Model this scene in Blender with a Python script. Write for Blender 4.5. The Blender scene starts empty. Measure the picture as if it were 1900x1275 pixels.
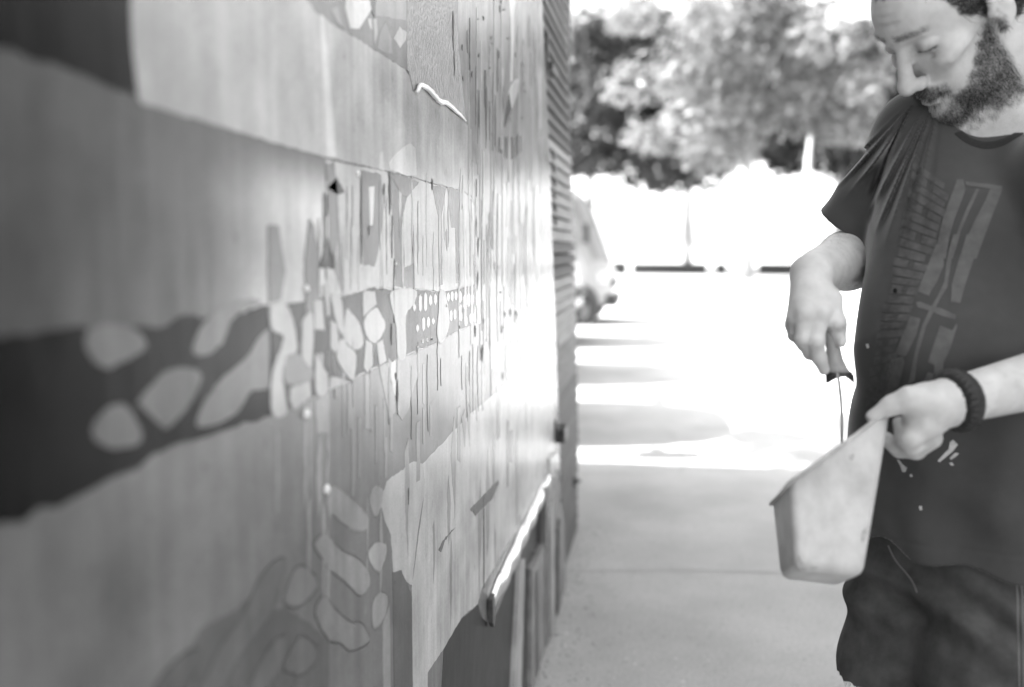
import bpy, bmesh, math, random
import numpy as np
from mathutils import Vector, Matrix
from mathutils.bvhtree import BVHTree

random.seed(7)
rng = np.random.default_rng(7)
scene = bpy.context.scene
C = scene.collection

# ------------------------------------------------------------------ camera
EYE = Vector((0.0, 0.0, 1.30))          # lens height; the painted wall runs along +Y on the left
YAW, PITCH = math.radians(8.80), math.radians(5.55)
FPX = 1847.0                            # 35 mm lens on a 36 mm wide sensor, in pixels of a 1900 px frame
cam_data = bpy.data.cameras.new('camera')
cam_data.sensor_width = 36.0
cam_data.lens = 35.0
cam_data.clip_start = 0.05
cam_data.clip_end = 3000.0
cam_data.dof.use_dof = True
cam_data.dof.focus_distance = 1.70
cam_data.dof.aperture_fstop = 2.0
cam = bpy.data.objects.new('camera', cam_data)
C.objects.link(cam)
cam.location = EYE
cam.rotation_euler = (math.pi / 2 - PITCH, 0, YAW)
scene.camera = cam

# ------------------------------------------------------------------ sky and sun (the picture is black and white: neutral light)
SUN_EL = math.radians(47.0)
SUN_TRAVEL = Vector((math.cos(SUN_EL), 0.07 * math.cos(SUN_EL), -math.sin(SUN_EL))).normalized()
world = bpy.data.worlds.new('World')
scene.world = world
world.use_nodes = True
wn = world.node_tree
wn.nodes.clear()
w_out = wn.nodes.new('ShaderNodeOutputWorld')
w_bg = wn.nodes.new('ShaderNodeBackground')
w_bw = wn.nodes.new('ShaderNodeRGBToBW')
w_sky = wn.nodes.new('ShaderNodeTexSky')
w_sky.sky_type = 'NISHITA'
w_sky.sun_disc = False
w_sky.sun_elevation = SUN_EL
w_sky.sun_rotation = math.radians(-90.0 + 4.0)
w_sky.air_density = 1.0
w_sky.dust_density = 2.0
w_bg.inputs['Strength'].default_value = 0.15
wn.links.new(w_sky.outputs[0], w_bw.inputs[0])
wn.links.new(w_bw.outputs[0], w_bg.inputs['Color'])
wn.links.new(w_bg.outputs[0], w_out.inputs['Surface'])

sun_data = bpy.data.lights.new('sun', 'SUN')
sun_data.energy = 3.7
sun_data.angle = math.radians(0.5)
sun_data.color = (1.0, 1.0, 1.0)
sun = bpy.data.objects.new('sun', sun_data)
C.objects.link(sun)
sun.location = (-20, 0, 30)
sun.rotation_euler = SUN_TRAVEL.to_track_quat('-Z', 'Y').to_euler()

scene.render.engine = 'CYCLES'
scene.cycles.use_denoising = True
scene.cycles.sample_clamp_indirect = 4.0
scene.cycles.sample_clamp_direct = 12.0
scene.view_settings.view_transform = 'Standard'
scene.view_settings.look = 'None'
scene.view_settings.gamma = 1.0
scene.view_settings.exposure = 2.75

# ------------------------------------------------------------------ helpers
_f = Vector((-math.sin(YAW) * math.cos(PITCH), math.cos(YAW) * math.cos(PITCH), -math.sin(PITCH)))
_r = Vector((math.cos(YAW), math.sin(YAW), 0.0))
_u = _r.cross(_f)


def ray(px, py):
    return _f + _r * ((px - 950.0) / FPX) + _u * ((637.5 - py) / FPX)


def at(px, py, d):
    """the point seen at a spot of the photograph, d metres in front of the lens"""
    return EYE + ray(px, py) * d


def on_ground(px, py, h=0.0):
    v = ray(px, py)
    return EYE + v * ((h - EYE.z) / v.z)


WALL_X = -0.385


def on_wall(px, py, x=WALL_X):
    v = ray(px, py)
    p = EYE + v * ((x - EYE.x) / v.x)
    return p.y, p.z


def lin(s):
    s = s / 255.0
    return s / 12.92 if s <= 0.04045 else ((s + 0.055) / 1.055) ** 2.4


def nodes_of(m):
    m.use_nodes = True
    nt = m.node_tree
    return nt, nt.nodes['Principled BSDF']


def grey(v):
    return (v, v, v, 1.0)


_mats = {}


def mat(name, albedo, rough=0.5, spec=0.5, metal=0.0, noise=None, bump=None, stretch=(1, 1, 1), coat=0.0):
    """grey principled material; noise=(scale, amount) varies the grey, bump=(scale, strength, distance)"""
    if name in _mats:
        return _mats[name]
    m = bpy.data.materials.new(name)
    nt, b = nodes_of(m)
    b.inputs['Base Color'].default_value = grey(albedo)
    b.inputs['Roughness'].default_value = rough
    b.inputs['Specular IOR Level'].default_value = spec
    b.inputs['Metallic'].default_value = metal
    if coat:
        b.inputs['Coat Weight'].default_value = coat
    if noise or bump:
        tc = nt.nodes.new('ShaderNodeTexCoord')
        mp = nt.nodes.new('ShaderNodeMapping')
        mp.inputs['Scale'].default_value = stretch
        nt.links.new(tc.outputs['Object'], mp.inputs['Vector'])
    if noise:
        n = nt.nodes.new('ShaderNodeTexNoise')
        n.inputs['Scale'].default_value = noise[0]
        n.inputs['Detail'].default_value = 6
        n.inputs['Roughness'].default_value = 0.6
        nt.links.new(mp.outputs[0], n.inputs['Vector'])
        r = nt.nodes.new('ShaderNodeMapRange')
        r.inputs['From Min'].default_value = 0.25
        r.inputs['From Max'].default_value = 0.75
        r.inputs['To Min'].default_value = albedo * (1 - noise[1])
        r.inputs['To Max'].default_value = albedo * (1 + noise[1])
        nt.links.new(n.outputs['Fac'], r.inputs['Value'])
        nt.links.new(r.outputs[0], b.inputs['Base Color'])
    if bump:
        n2 = nt.nodes.new('ShaderNodeTexNoise')
        n2.inputs['Scale'].default_value = bump[0]
        n2.inputs['Detail'].default_value = 4
        nt.links.new(mp.outputs[0], n2.inputs['Vector'])
        bp = nt.nodes.new('ShaderNodeBump')
        bp.inputs['Strength'].default_value = bump[1]
        bp.inputs['Distance'].default_value = bump[2]
        nt.links.new(n2.outputs['Fac'], bp.inputs['Height'])
        nt.links.new(bp.outputs[0], b.inputs['Normal'])
    _mats[name] = m
    return m


def new_obj(name, verts, faces, material=None, parent=None, smooth=False):
    me = bpy.data.meshes.new(name)
    if isinstance(verts, np.ndarray):
        verts = verts.tolist()
    if isinstance(faces, np.ndarray):
        faces = faces.tolist()
    me.from_pydata([tuple(v) for v in verts], [], faces)
    me.update()
    if material:
        me.materials.append(material)
    if smooth:
        me.polygons.foreach_set('use_smooth', [True] * len(me.polygons))
    o = bpy.data.objects.new(name, me)
    C.objects.link(o)
    if parent:
        o.parent = parent
    return o


def bm_obj(name, bm, material=None, parent=None, smooth=False):
    bmesh.ops.recalc_face_normals(bm, faces=bm.faces)
    me = bpy.data.meshes.new(name)
    bm.to_mesh(me)
    bm.free()
    if material:
        me.materials.append(material)
    if smooth:
        me.polygons.foreach_set('use_smooth', [True] * len(me.polygons))
    o = bpy.data.objects.new(name, me)
    C.objects.link(o)
    if parent:
        o.parent = parent
    return o


def empty(name, loc=(0, 0, 0)):
    o = bpy.data.objects.new(name, None)
    o.empty_display_size = 0.1
    o.location = loc
    C.objects.link(o)
    return o


def tag(o, label=None, category=None, group=None, kind=None):
    if label:
        o['label'] = label
    if category:
        o['category'] = category
    if group:
        o['group'] = group
    if kind:
        o['kind'] = kind
    return o


def add_box(bm, lo, hi, bevel=0.0):
    r = bmesh.ops.create_cube(bm, size=1.0)
    s = [hi[i] - lo[i] for i in range(3)]
    c = [(hi[i] + lo[i]) / 2 for i in range(3)]
    for v in r['verts']:
        v.co = Vector((v.co.x * s[0] + c[0], v.co.y * s[1] + c[1], v.co.z * s[2] + c[2]))
    if bevel:
        es = list({e for v in r['verts'] for e in v.link_edges})
        bmesh.ops.bevel(bm, geom=es, offset=bevel, segments=2, affect='EDGES', profile=0.5)


def tube(bm, pts, radii, seg=10, cap=True):
    """swept round tube through pts"""
    pts = [Vector(p) for p in pts]
    rings = []
    ref = None
    for i, p in enumerate(pts):
        t = (pts[min(i + 1, len(pts) - 1)] - pts[max(i - 1, 0)]).normalized()
        if ref is None:
            ref = t.orthogonal().normalized()
        ref = (ref - t * ref.dot(t)).normalized()
        bi = t.cross(ref)
        rings.append([bm.verts.new(p + (ref * math.cos(a) + bi * math.sin(a)) * radii[i])
                      for a in (2 * math.pi * k / seg for k in range(seg))])
    for a, b in zip(rings, rings[1:]):
        for k in range(seg):
            bm.faces.new((a[k], a[(k + 1) % seg], b[(k + 1) % seg], b[k]))
    if cap:
        bm.faces.new(rings[0][::-1])
        bm.faces.new(rings[-1])


def prism(bm, outline, x0, x1, plane='x'):
    """closed outline [(a, b)...] extruded between x0 and x1 along the named axis"""
    def co(a, b, h):
        return {'x': (h, a, b), 'y': (a, h, b), 'z': (a, b, h)}[plane]
    lo = [bm.verts.new(co(a, b, x0)) for a, b in outline]
    hi = [bm.verts.new(co(a, b, x1)) for a, b in outline]
    n = len(outline)
    bm.faces.new(lo)
    bm.faces.new(hi[::-1])
    for i in range(n):
        bm.faces.new((lo[i], hi[i], hi[(i + 1) % n], lo[(i + 1) % n]))


def catmull(pts, k=5, closed=True):
    out = []
    n = len(pts)
    rngi = range(n) if closed else range(n - 1)
    for i in rngi:
        if closed:
            p0, p1, p2, p3 = pts[i - 1], pts[i], pts[(i + 1) % n], pts[(i + 2) % n]
        else:
            p0, p1, p2, p3 = pts[max(i - 1, 0)], pts[i], pts[i + 1], pts[min(i + 2, n - 1)]
        for s in range(k):
            t = s / k
            out.append(tuple(0.5 * ((2 * p1[c]) + (-p0[c] + p2[c]) * t + (2 * p0[c] - 5 * p1[c] + 4 * p2[c] - p3[c]) * t * t
                                    + (-p0[c] + 3 * p1[c] - 3 * p2[c] + p3[c]) * t ** 3) for c in range(len(p1))))
    if not closed:
        out.append(tuple(pts[-1]))
    return out

# ------------------------------------------------------------------ ground
ground_m = mat('pale_asphalt', 0.42, rough=0.85, spec=0.25, noise=(1.7, 0.20), bump=(160.0, 0.5, 0.005))
_nt = ground_m.node_tree
_b = _nt.nodes['Principled BSDF']
_tc = _nt.nodes['Texture Coordinate']
_fine = _nt.nodes.new('ShaderNodeTexNoise')
_fine.inputs['Scale'].default_value = 120.0
_fine.inputs['Detail'].default_value = 5
_nt.links.new(_tc.outputs['Object'], _fine.inputs['Vector'])
_mul = _nt.nodes.new('ShaderNodeMix')
_mul.data_type = 'RGBA'
_mul.blend_type = 'OVERLAY'
_mul.inputs['Factor'].default_value = 0.55
_src = _b.inputs['Base Color'].links[0].from_socket
_nt.links.new(_src, _mul.inputs['A'])
_nt.links.new(_fine.outputs['Fac'], _mul.inputs['B'])
_nt.links.new(_mul.outputs['Result'], _b.inputs['Base Color'])
ground = new_obj('ground', [(-1500, -300, 0), (1500, -300, 0), (1500, 2500, 0), (-1500, 2500, 0)], [(0, 1, 2, 3)], ground_m)
tag(ground, kind='structure')
# shallow construction joints and cracks in the paving, laid as thin dark seams
seam_m = mat('joint_dirt', 0.29, rough=0.9, noise=(40, 0.4))


def ground_seam(pts, w):
    v, f = [], []
    for i, (x, y) in enumerate(pts):
        a = Vector((x, y))
        t = Vector(pts[min(i + 1, len(pts) - 1)]) - Vector(pts[max(i - 1, 0)])
        n = Vector((-t.y, t.x)).normalized() * w * random.uniform(0.5, 1.1)
        v += [(a.x + n.x, a.y + n.y, 0.004), (a.x - n.x, a.y - n.y, 0.004)]
        if i:
            f.append((2 * i - 2, 2 * i - 1, 2 * i + 1, 2 * i))
    new_obj('pavement_seam', v, f, seam_m, ground)


for row in ([(1050, 1058), (1150, 1061), (1260, 1059), (1440, 1064), (1700, 1068), (1990, 1070)],):
    ps = [on_ground(*p) for p in row]
    ps = catmull([(p.x, p.y) for p in ps], 6, False)
    ground_seam(ps, 0.0035)
for row, w in (([(1215, 785), (1240, 800), (1262, 830), (1270, 860), (1262, 884)], 0.003),):
    ps = [on_ground(*p) for p in row]
    ground_seam(catmull([(p.x + random.uniform(-.01, .01), p.y) for p in ps], 5, False), w)

# grit, paint chips and fallen leaves on the paving
def litter(name, n, sz, m, fn, flat=.35):
    v, f = [], []
    for i in range(n):
        x, y = fn()
        s = sz * random.uniform(.4, 1.5)
        a = random.uniform(0, 6.28)
        k = random.choice((4, 5, 6))
        b = len(v)
        for j in range(k):
            t = a + 6.283 * j / k
            rr = s * random.uniform(.6, 1.1)
            v.append((x + math.cos(t) * rr, y + math.sin(t) * rr, 0.0))
        v.append((x, y, s * flat))
        f += [(b + j, b + (j + 1) % k, b + k) for j in range(k)]
    o = new_obj(name, v, f, m)
    tag(o, kind='stuff')
    return o


_ru = random.uniform
litter('grit', 5200, .0035, mat('grit_grey', .22, rough=.9, noise=(300, .6)), lambda: (_ru(-.35, 2.2), _ru(1.2, 8.0)))
litter('gravel_dirt', 700, .004, mat('dirt_dark', .09, rough=.95, noise=(200, .6)), lambda: (-.385 + abs(random.gauss(0, .09)), _ru(.5, 4.6)))
litter('paint_chips', 70, .006, mat('paint_chip', .6, rough=.6), lambda: (-.38 + abs(random.gauss(0, .28)), _ru(1.0, 5.0)), .12)

# ------------------------------------------------------------------ painted wall of the shed
def paint(tone_or_albedo, gloss=0.24, key=''):
    a = tone_or_albedo
    name = 'paint_%03d%s' % (round(a * 1000), key)
    if name in _mats:
        return _mats[name]
    m = bpy.data.materials.new(name)
    nt, b = nodes_of(m)
    L = nt.links.new
    tc = nt.nodes.new('ShaderNodeTexCoord')
    n1 = nt.nodes.new('ShaderNodeTexNoise')          # cloudy fading of the paint
    n1.inputs['Scale'].default_value = 9.0
    n1.inputs['Detail'].default_value = 5
    L(tc.outputs['Object'], n1.inputs['Vector'])
    mp = nt.nodes.new('ShaderNodeMapping')           # vertical run marks
    mp.inputs['Scale'].default_value = (1, 26, 1.6)
    L(tc.outputs['Object'], mp.inputs['Vector'])
    n2 = nt.nodes.new('ShaderNodeTexNoise')
    n2.inputs['Scale'].default_value = 1.0
    n2.inputs['Detail'].default_value = 7
    n2.inputs['Roughness'].default_value = 0.65
    L(mp.outputs[0], n2.inputs['Vector'])
    n3 = nt.nodes.new('ShaderNodeTexNoise')          # fine grain
    n3.inputs['Scale'].default_value = 420.0
    n3.inputs['Detail'].default_value = 2
    L(tc.outputs['Object'], n3.inputs['Vector'])
    acc = None
    for n, amt in ((n1, 0.26), (n2, 0.20), (n3, 0.12)):
        r = nt.nodes.new('ShaderNodeMapRange')
        r.inputs['From Min'].default_value = 0.3
        r.inputs['From Max'].default_value = 0.7
        r.inputs['To Min'].default_value = 1 - amt
        r.inputs['To Max'].default_value = 1 + amt
        L(n.outputs['Fac'], r.inputs['Value'])
        if acc is None:
            acc = r.outputs[0]
        else:
            mm = nt.nodes.new('ShaderNodeMath')
            mm.operation = 'MULTIPLY'
            L(acc, mm.inputs[0])
            L(r.outputs[0], mm.inputs[1])
            acc = mm.outputs[0]
    n4 = nt.nodes.new('ShaderNodeTexNoise')          # specks, scuffs and dirt
    n4.inputs['Scale'].default_value = 34.0
    n4.inputs['Detail'].default_value = 9
    n4.inputs['Roughness'].default_value = 0.72
    mp4 = nt.nodes.new('ShaderNodeMapping')
    mp4.inputs['Scale'].default_value = (1, 1.6, .8)
    L(tc.outputs['Object'], mp4.inputs['Vector'])
    L(mp4.outputs[0], n4.inputs['Vector'])
    for lo, hi, to in ((0.60, 0.70, 0.62), (0.40, 0.30, 1.28)):
        r = nt.nodes.new('ShaderNodeMapRange')
        r.inputs['From Min'].default_value = lo
        r.inputs['From Max'].default_value = hi
        r.inputs['To Min'].default_value = 1.0
        r.inputs['To Max'].default_value = to
        L(n4.outputs['Fac'], r.inputs['Value'])
        mm = nt.nodes.new('ShaderNodeMath')
        mm.operation = 'MULTIPLY'
        L(acc, mm.inputs[0])
        L(r.outputs[0], mm.inputs[1])
        acc = mm.outputs[0]
    fin = nt.nodes.new('ShaderNodeMath')
    fin.operation = 'MULTIPLY'
    fin.inputs[1].default_value = a
    L(acc, fin.inputs[0])
    L(fin.outputs[0], b.inputs['Base Color'])
    b.inputs['Roughness'].default_value = gloss
    b.inputs['Specular IOR Level'].default_value = 0.07 if a < .07 else 0.18
    rr = nt.nodes.new('ShaderNodeMapRange')
    rr.inputs['To Min'].default_value = gloss - 0.08
    rr.inputs['To Max'].default_value = gloss + 0.06
    L(n1.outputs['Fac'], rr.inputs['Value'])
    L(rr.outputs[0], b.inputs['Roughness'])
    bp = nt.nodes.new('ShaderNodeBump')
    bp.inputs['Strength'].default_value = 0.22
    bp.inputs['Distance'].default_value = 0.003
    L(n2.outputs['Fac'], bp.inputs['Height'])
    n5 = nt.nodes.new('ShaderNodeTexNoise')          # slow waviness of the sheet
    n5.inputs['Scale'].default_value = 6.0
    n5.inputs['Detail'].default_value = 2
    L(tc.outputs['Object'], n5.inputs['Vector'])
    bp0 = nt.nodes.new('ShaderNodeBump')
    bp0.inputs['Strength'].default_value = 0.4
    bp0.inputs['Distance'].default_value = 0.007
    L(n5.outputs['Fac'], bp0.inputs['Height'])
    L(bp0.outputs[0], bp.inputs['Normal'])
    bp2 = nt.nodes.new('ShaderNodeBump')
    bp2.inputs['Strength'].default_value = 0.06
    bp2.inputs['Distance'].default_value = 0.0015
    L(n3.outputs['Fac'], bp2.inputs['Height'])
    L(bp.outputs[0], bp2.inputs['Normal'])
    L(bp2.outputs[0], b.inputs['Normal'])
    _mats[name] = m
    return m


# wall undercoat: dark spray fading to off-white near to far, partly reflection painted in
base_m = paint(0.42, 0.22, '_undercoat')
_nt = base_m.node_tree
_b = _nt.nodes['Principled BSDF']
_prev = _b.inputs['Base Color'].links[0].from_socket
_tc = [n for n in _nt.nodes if n.type == 'TEX_COORD'][0]
_sx = _nt.nodes.new('ShaderNodeSeparateXYZ')
_nt.links.new(_tc.outputs['Object'], _sx.inputs[0])
_warp = _nt.nodes.new('ShaderNodeTexNoise')
_warp.inputs['Scale'].default_value = 5.0
_nt.links.new(_tc.outputs['Object'], _warp.inputs['Vector'])


def _smooth(src, a, b, warp=0.0):
    s = src
    if warp:
        ma = _nt.nodes.new('ShaderNodeMath')
        ma.operation = 'MULTIPLY_ADD'
        ma.inputs[1].default_value = warp
        _nt.links.new(_warp.outputs['Fac'], ma.inputs[0])
        _nt.links.new(src, ma.inputs[2])
        s = ma.outputs[0]
    r = _nt.nodes.new('ShaderNodeMapRange')
    r.interpolation_type = 'SMOOTHSTEP'
    r.inputs['From Min'].default_value = a
    r.inputs['From Max'].default_value = b
    _nt.links.new(s, r.inputs['Value'])
    return r.outputs[0]


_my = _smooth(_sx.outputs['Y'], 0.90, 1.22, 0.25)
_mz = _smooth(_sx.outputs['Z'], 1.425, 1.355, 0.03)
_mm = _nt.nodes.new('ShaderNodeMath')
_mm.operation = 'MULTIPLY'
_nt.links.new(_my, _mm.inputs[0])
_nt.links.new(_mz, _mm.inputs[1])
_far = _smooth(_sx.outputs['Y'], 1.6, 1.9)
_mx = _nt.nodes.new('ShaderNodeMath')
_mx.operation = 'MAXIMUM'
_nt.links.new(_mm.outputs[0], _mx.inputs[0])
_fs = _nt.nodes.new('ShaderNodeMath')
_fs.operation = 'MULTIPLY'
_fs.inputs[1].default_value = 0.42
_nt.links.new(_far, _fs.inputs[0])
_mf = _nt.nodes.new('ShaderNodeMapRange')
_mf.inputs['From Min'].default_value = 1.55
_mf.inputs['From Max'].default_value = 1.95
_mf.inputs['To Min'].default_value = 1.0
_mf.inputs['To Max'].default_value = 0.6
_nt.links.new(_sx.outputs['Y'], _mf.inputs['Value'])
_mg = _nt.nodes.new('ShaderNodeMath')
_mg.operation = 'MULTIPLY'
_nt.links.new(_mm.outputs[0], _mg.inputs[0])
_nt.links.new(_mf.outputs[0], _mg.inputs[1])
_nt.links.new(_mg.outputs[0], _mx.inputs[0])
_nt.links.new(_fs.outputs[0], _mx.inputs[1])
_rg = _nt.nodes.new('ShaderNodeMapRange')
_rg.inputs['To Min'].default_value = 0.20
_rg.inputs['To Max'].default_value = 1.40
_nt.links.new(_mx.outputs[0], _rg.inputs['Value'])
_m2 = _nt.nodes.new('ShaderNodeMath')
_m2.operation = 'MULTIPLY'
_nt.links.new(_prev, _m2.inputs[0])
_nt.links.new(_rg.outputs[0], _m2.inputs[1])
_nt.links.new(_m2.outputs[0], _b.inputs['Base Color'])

edge_px = [(1004, -140), (1006, 0), (1018, 250), (1030, 600), (1039, 850), (1042, 1000), (1044, 1115)]
edge = [on_wall(*p) for p in edge_px]
edge = [(y, max(z, 0.0)) for y, z in edge]
wall_out = [(-2.6, 0.0), (edge[-1][0], 0.0)] + edge[::-1][1:] + [(edge[0][0], 3.3), (-2.6, 3.3)]
bm = bmesh.new()
prism(bm, wall_out, WALL_X - 0.03, WALL_X)
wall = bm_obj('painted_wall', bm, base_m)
tag(wall, 'weathered painted wall with peeling, dripping paint patches, running along the left', 'wall')

bm = bmesh.new()
add_box(bm, (-3.2, -2.6, 0), (WALL_X - 0.032, 3.05, 3.25))
bm_obj('shed_body', bm, mat('shed_grey', 0.3, rough=0.7), wall)
bm = bmesh.new()
add_box(bm, (-3.3, 3.052, 0), (-0.82, 5.75, 3.15))
bm_obj('shade_extension', bm, mat('shed_grey', 0.3), wall)  # unseen extension added to carry the shade further along the paving

RG = {'R1': (450, 250, 2.833), 'R2': (550, 0, 3.585), 'R3': (450, 650, 2.04), 'R4': (0, 0, 2.125), 'R5': (0, 550, 1.7586),
      'Z3': (480, 380, 5.314), 'Z4': (480, 540, 4.903), 'Z5': (840, 280, 2.9), 'Z6': (840, 0, 4.25), 'Z7': (560, 0, 5.3125),
      'Z8': (250, 980, 3.725), 'P': (0, 0, 1.0)}
LAYER = 0.00016


def rag(pts, amp, step=0.012):
    """break the straight edges of an outline into slightly ragged ones"""
    out = []
    n = len(pts)
    for i in range(n):
        a, b = pts[i], pts[(i + 1) % n]
        d = math.dist(a, b)
        k = max(1, min(14, int(d / step)))
        for s in range(k):
            t = s / k
            j = amp if s else amp * 0.3
            out.append((a[0] + (b[0] - a[0]) * t + random.gauss(0, j), a[1] + (b[1] - a[1]) * t + random.gauss(0, j)))
    return out


def grow(pts, d):
    n = len(pts)
    area = sum(pts[i][0] * pts[(i + 1) % n][1] - pts[(i + 1) % n][0] * pts[i][1] for i in range(n))
    s = 1 if area > 0 else -1
    out = []
    for i in range(n):
        a, b = pts[i - 1], pts[(i + 1) % n]
        tx, ty = b[0] - a[0], b[1] - a[1]
        l = math.hypot(tx, ty) or 1
        out.append((pts[i][0] + s * ty / l * d, pts[i][1] - s * tx / l * d))
    return out


def patch(rg, tone, layer, pts, smooth=False, rough=0.0012, outline=None, thick=None, gloss=0.24, name='paint_patch', m=None, parent=None):
    """one flake or coat of paint standing a fraction of a millimetre proud of the wall"""
    ox, oy, s = RG[rg]
    w = []
    for u, v in pts:                    # coats that reach past the picture run on over the rest of the wall
        px, py = ox + u / s, oy + v / s
        yy, zz = on_wall(px, py)
        if px <= -60:
            yy = -1.9
        if py <= -30:
            zz = max(zz, 2.05) + .3
        if py >= 1270 and not smooth:
            zz = max(0.015, min(zz, .25) - .22)
        w.append((yy, zz))
    w = [(a_ + random.gauss(0, .0005), b_ + random.gauss(0, .0005)) for a_, b_ in catmull(w, 4)] if smooth else rag(w, rough)
    x1 = WALL_X + layer * LAYER + (thick or 0.0003)
    if outline:
        patch_mesh(grow(w, outline[0]), WALL_X + 0.0001, x1 - 0.0002, paint(outline[1], 0.3), 'paint_edge')
    return patch_mesh(w, WALL_X + 0.0001, x1, m or paint(tone, gloss), name)


def patch_mesh(w, x0, x1, m, name):
    bm = bmesh.new()
    lo = [bm.verts.new((x0, y, z)) for y, z in w]
    c = grow(w, -min(0.0006, (x1 - x0) * 0.5))
    hi = [bm.verts.new((x1, y, z)) for y, z in c]
    n = len(w)
    bm.faces.new(hi)
    for i in range(n):
        bm.faces.new((lo[i], lo[(i + 1) % n], hi[(i + 1) % n], hi[i]))
    return bm_obj(name, bm, m, wall)


# big fields -----------------------------------------------------------------
patch('P', 0.006, 1, [(-90, -80), (235, -80), (243, 60), (254, 178), (200, 160), (100, 118), (0, 90), (-90, 70)])  # dark reflection painted on as a near-black coat
patch('P', 0.41, 2, [(235, -80), (243, 60), (254, 178), (264, 194), (330, 212), (420, 238), (520, 268), (604, 292), (704, 313), (764, 328), (800, 338),
                     (858, 354), (876, 364), (874, 240), (858, 223), (818, 190), (803, 178), (788, 163), (776, 157), (765, 171), (759, 140), (750, 128),
                     (700, 96), (640, 58), (590, 28), (560, -10), (540, -80)], rough=0.0006)
patch('P', 0.165, 1, [(-90, 990), (0, 963), (40, 965), (75, 940), (108, 942), (200, 890), (256, 870), (285, 843), (400, 805), (500, 772), (560, 748), (655, 702), (732, 668),
                     (810, 636), (849, 614), (900, 592), (985, 548), (1020, 525), (1036, 800), (1040, 900), (1035, 1290), (-90, 1290)], rough=0.0006)
patch('R5', 0.010, 1, [(-150, 150), (0, 135), (150, 112), (270, 95), (330, 130), (450, 95), (520, 105), (600, 62), (660, 70), (760, 64), (850, 30), (878, 30), (880, 388), (700, 446),
                       (500, 512), (450, 560), (350, 598), (190, 688), (130, 688), (70, 738), (0, 742), (-150, 790)])
patch('P', 0.46, 3, [(604, 296), (704, 316), (764, 331), (858, 357), (877, 368), (880, 528), (815, 541), (764, 534), (735, 536), (690, 532), (640, 548), (606, 545)], rough=0.0005)
patch('P', 0.05, 3, [(498, 592), (520, 565), (560, 560), (604, 549), (640, 550), (690, 534), (735, 538), (764, 536), (815, 543), (880, 530), (880, 600), (849, 613), (810, 635), (760, 655),
                     (732, 667), (690, 684), (655, 700), (600, 727), (540, 756), (500, 772)], rough=0.0005)
patch('R3', 0.52, 2, [(680, 1290), (640, 1290), (640, 900), (690, 520), (680, 430), (860, 240), (1080, 60), (1170, 20), (1185, 480), (1150, 490), (905, 900), (890, 960), (830, 1010),
                      (760, 1130), (700, 1220)], rough=0.0008)
patch('R3', 0.022, 4, [(684, 1300), (760, 1135), (800, 1060), (832, 1012), (890, 962), (905, 1010), (930, 1035), (960, 1000), (1150, 520), (1185, 600), (1190, 1300)], rough=0.0008)
# near end: pale blotches in the black band
for pts, a in (([(275, 150), (300, 100), (380, 90), (440, 110), (475, 150), (460, 180), (400, 215), (350, 235), (300, 210)], .20),
               ([(450, 340), (520, 260), (580, 230), (640, 240), (655, 270), (620, 350), (545, 430), (500, 400), (460, 360)], .20),
               ([(300, 430), (340, 370), (390, 350), (430, 380), (465, 460), (430, 490), (350, 495), (310, 470)], .19),
               ([(625, 165), (650, 110), (700, 50), (800, 10), (850, 20), (760, 70), (725, 150), (680, 192), (640, 190)], .22),
               ([(640, 400), (680, 320), (730, 260), (800, 200), (840, 140), (880, 115), (880, 285), (820, 310), (770, 380), (700, 422), (650, 428)], .22)):
    patch('R5', a * .7, 3, pts, smooth=True)
# leaf-like light flakes over the dark band
for pts, a in (([(105, 150), (150, 110), (220, 105), (280, 180), (320, 330), (345, 500), (330, 560), (250, 600), (210, 760), (235, 950), (240, 1120), (120, 1130), (105, 900), (120, 720), (180, 560), (215, 410), (110, 350)], .50),
               ([(390, 260), (480, 200), (490, 400), (475, 680), (440, 680), (380, 590), (385, 400)], .47),
               ([(490, 90), (570, 80), (590, 360), (500, 350)], .5), ([(580, -60), (630, -60), (640, 230), (610, 230)], .46),
               ([(640, 260), (700, 300), (720, 500), (690, 570), (640, 520)], .45),
               ([(650, 40), (730, 30), (760, 180), (760, 380), (730, 370), (690, 250)], .5),
               ([(790, 170), (850, 210), (920, 320), (945, 480), (880, 540), (800, 480), (760, 400)], .46),
               ([(740, 430), (800, 490), (880, 590), (855, 800), (790, 770), (700, 600)], .48),
               ([(510, 570), (560, 660), (620, 770), (615, 930), (530, 960), (505, 850)], .48),
               ([(640, 780), (760, 790), (850, 810), (630, 910)], .46), ([(280, 880), (460, 820), (470, 960), (310, 1090), (270, 1000)], .46),
               ([(240, 610), (330, 560), (430, 620), (480, 680), (470, 820), (280, 860), (220, 780)], .22),
               ([(940, 0), (1050, 0), (1065, 120), (1000, 180), (945, 240)], .46), ([(955, 260), (1060, 150), (1110, 220), (1145, 310), (1110, 410), (1040, 480), (970, 400)], .58),
               ([(965, 440), (1030, 480), (1030, 680), (980, 750), (945, 700)], .46), ([(1060, 470), (1120, 440), (1155, 640), (1090, 680)], .46),
               ([(1200, 0), (1420, -20), (1410, 120), (1335, 230), (1335, 580), (1260, 610), (1245, 330), (1215, 200)], .47),
               ([(1640, 0), (1690, 10), (1730, 250), (1710, 380), (1650, 480), (1615, 380), (1630, 200)], .36)):
    patch('Z4', a * .78, 5 + random.randrange(3), pts, smooth=len(pts) > 5, rough=0.0006)
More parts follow.
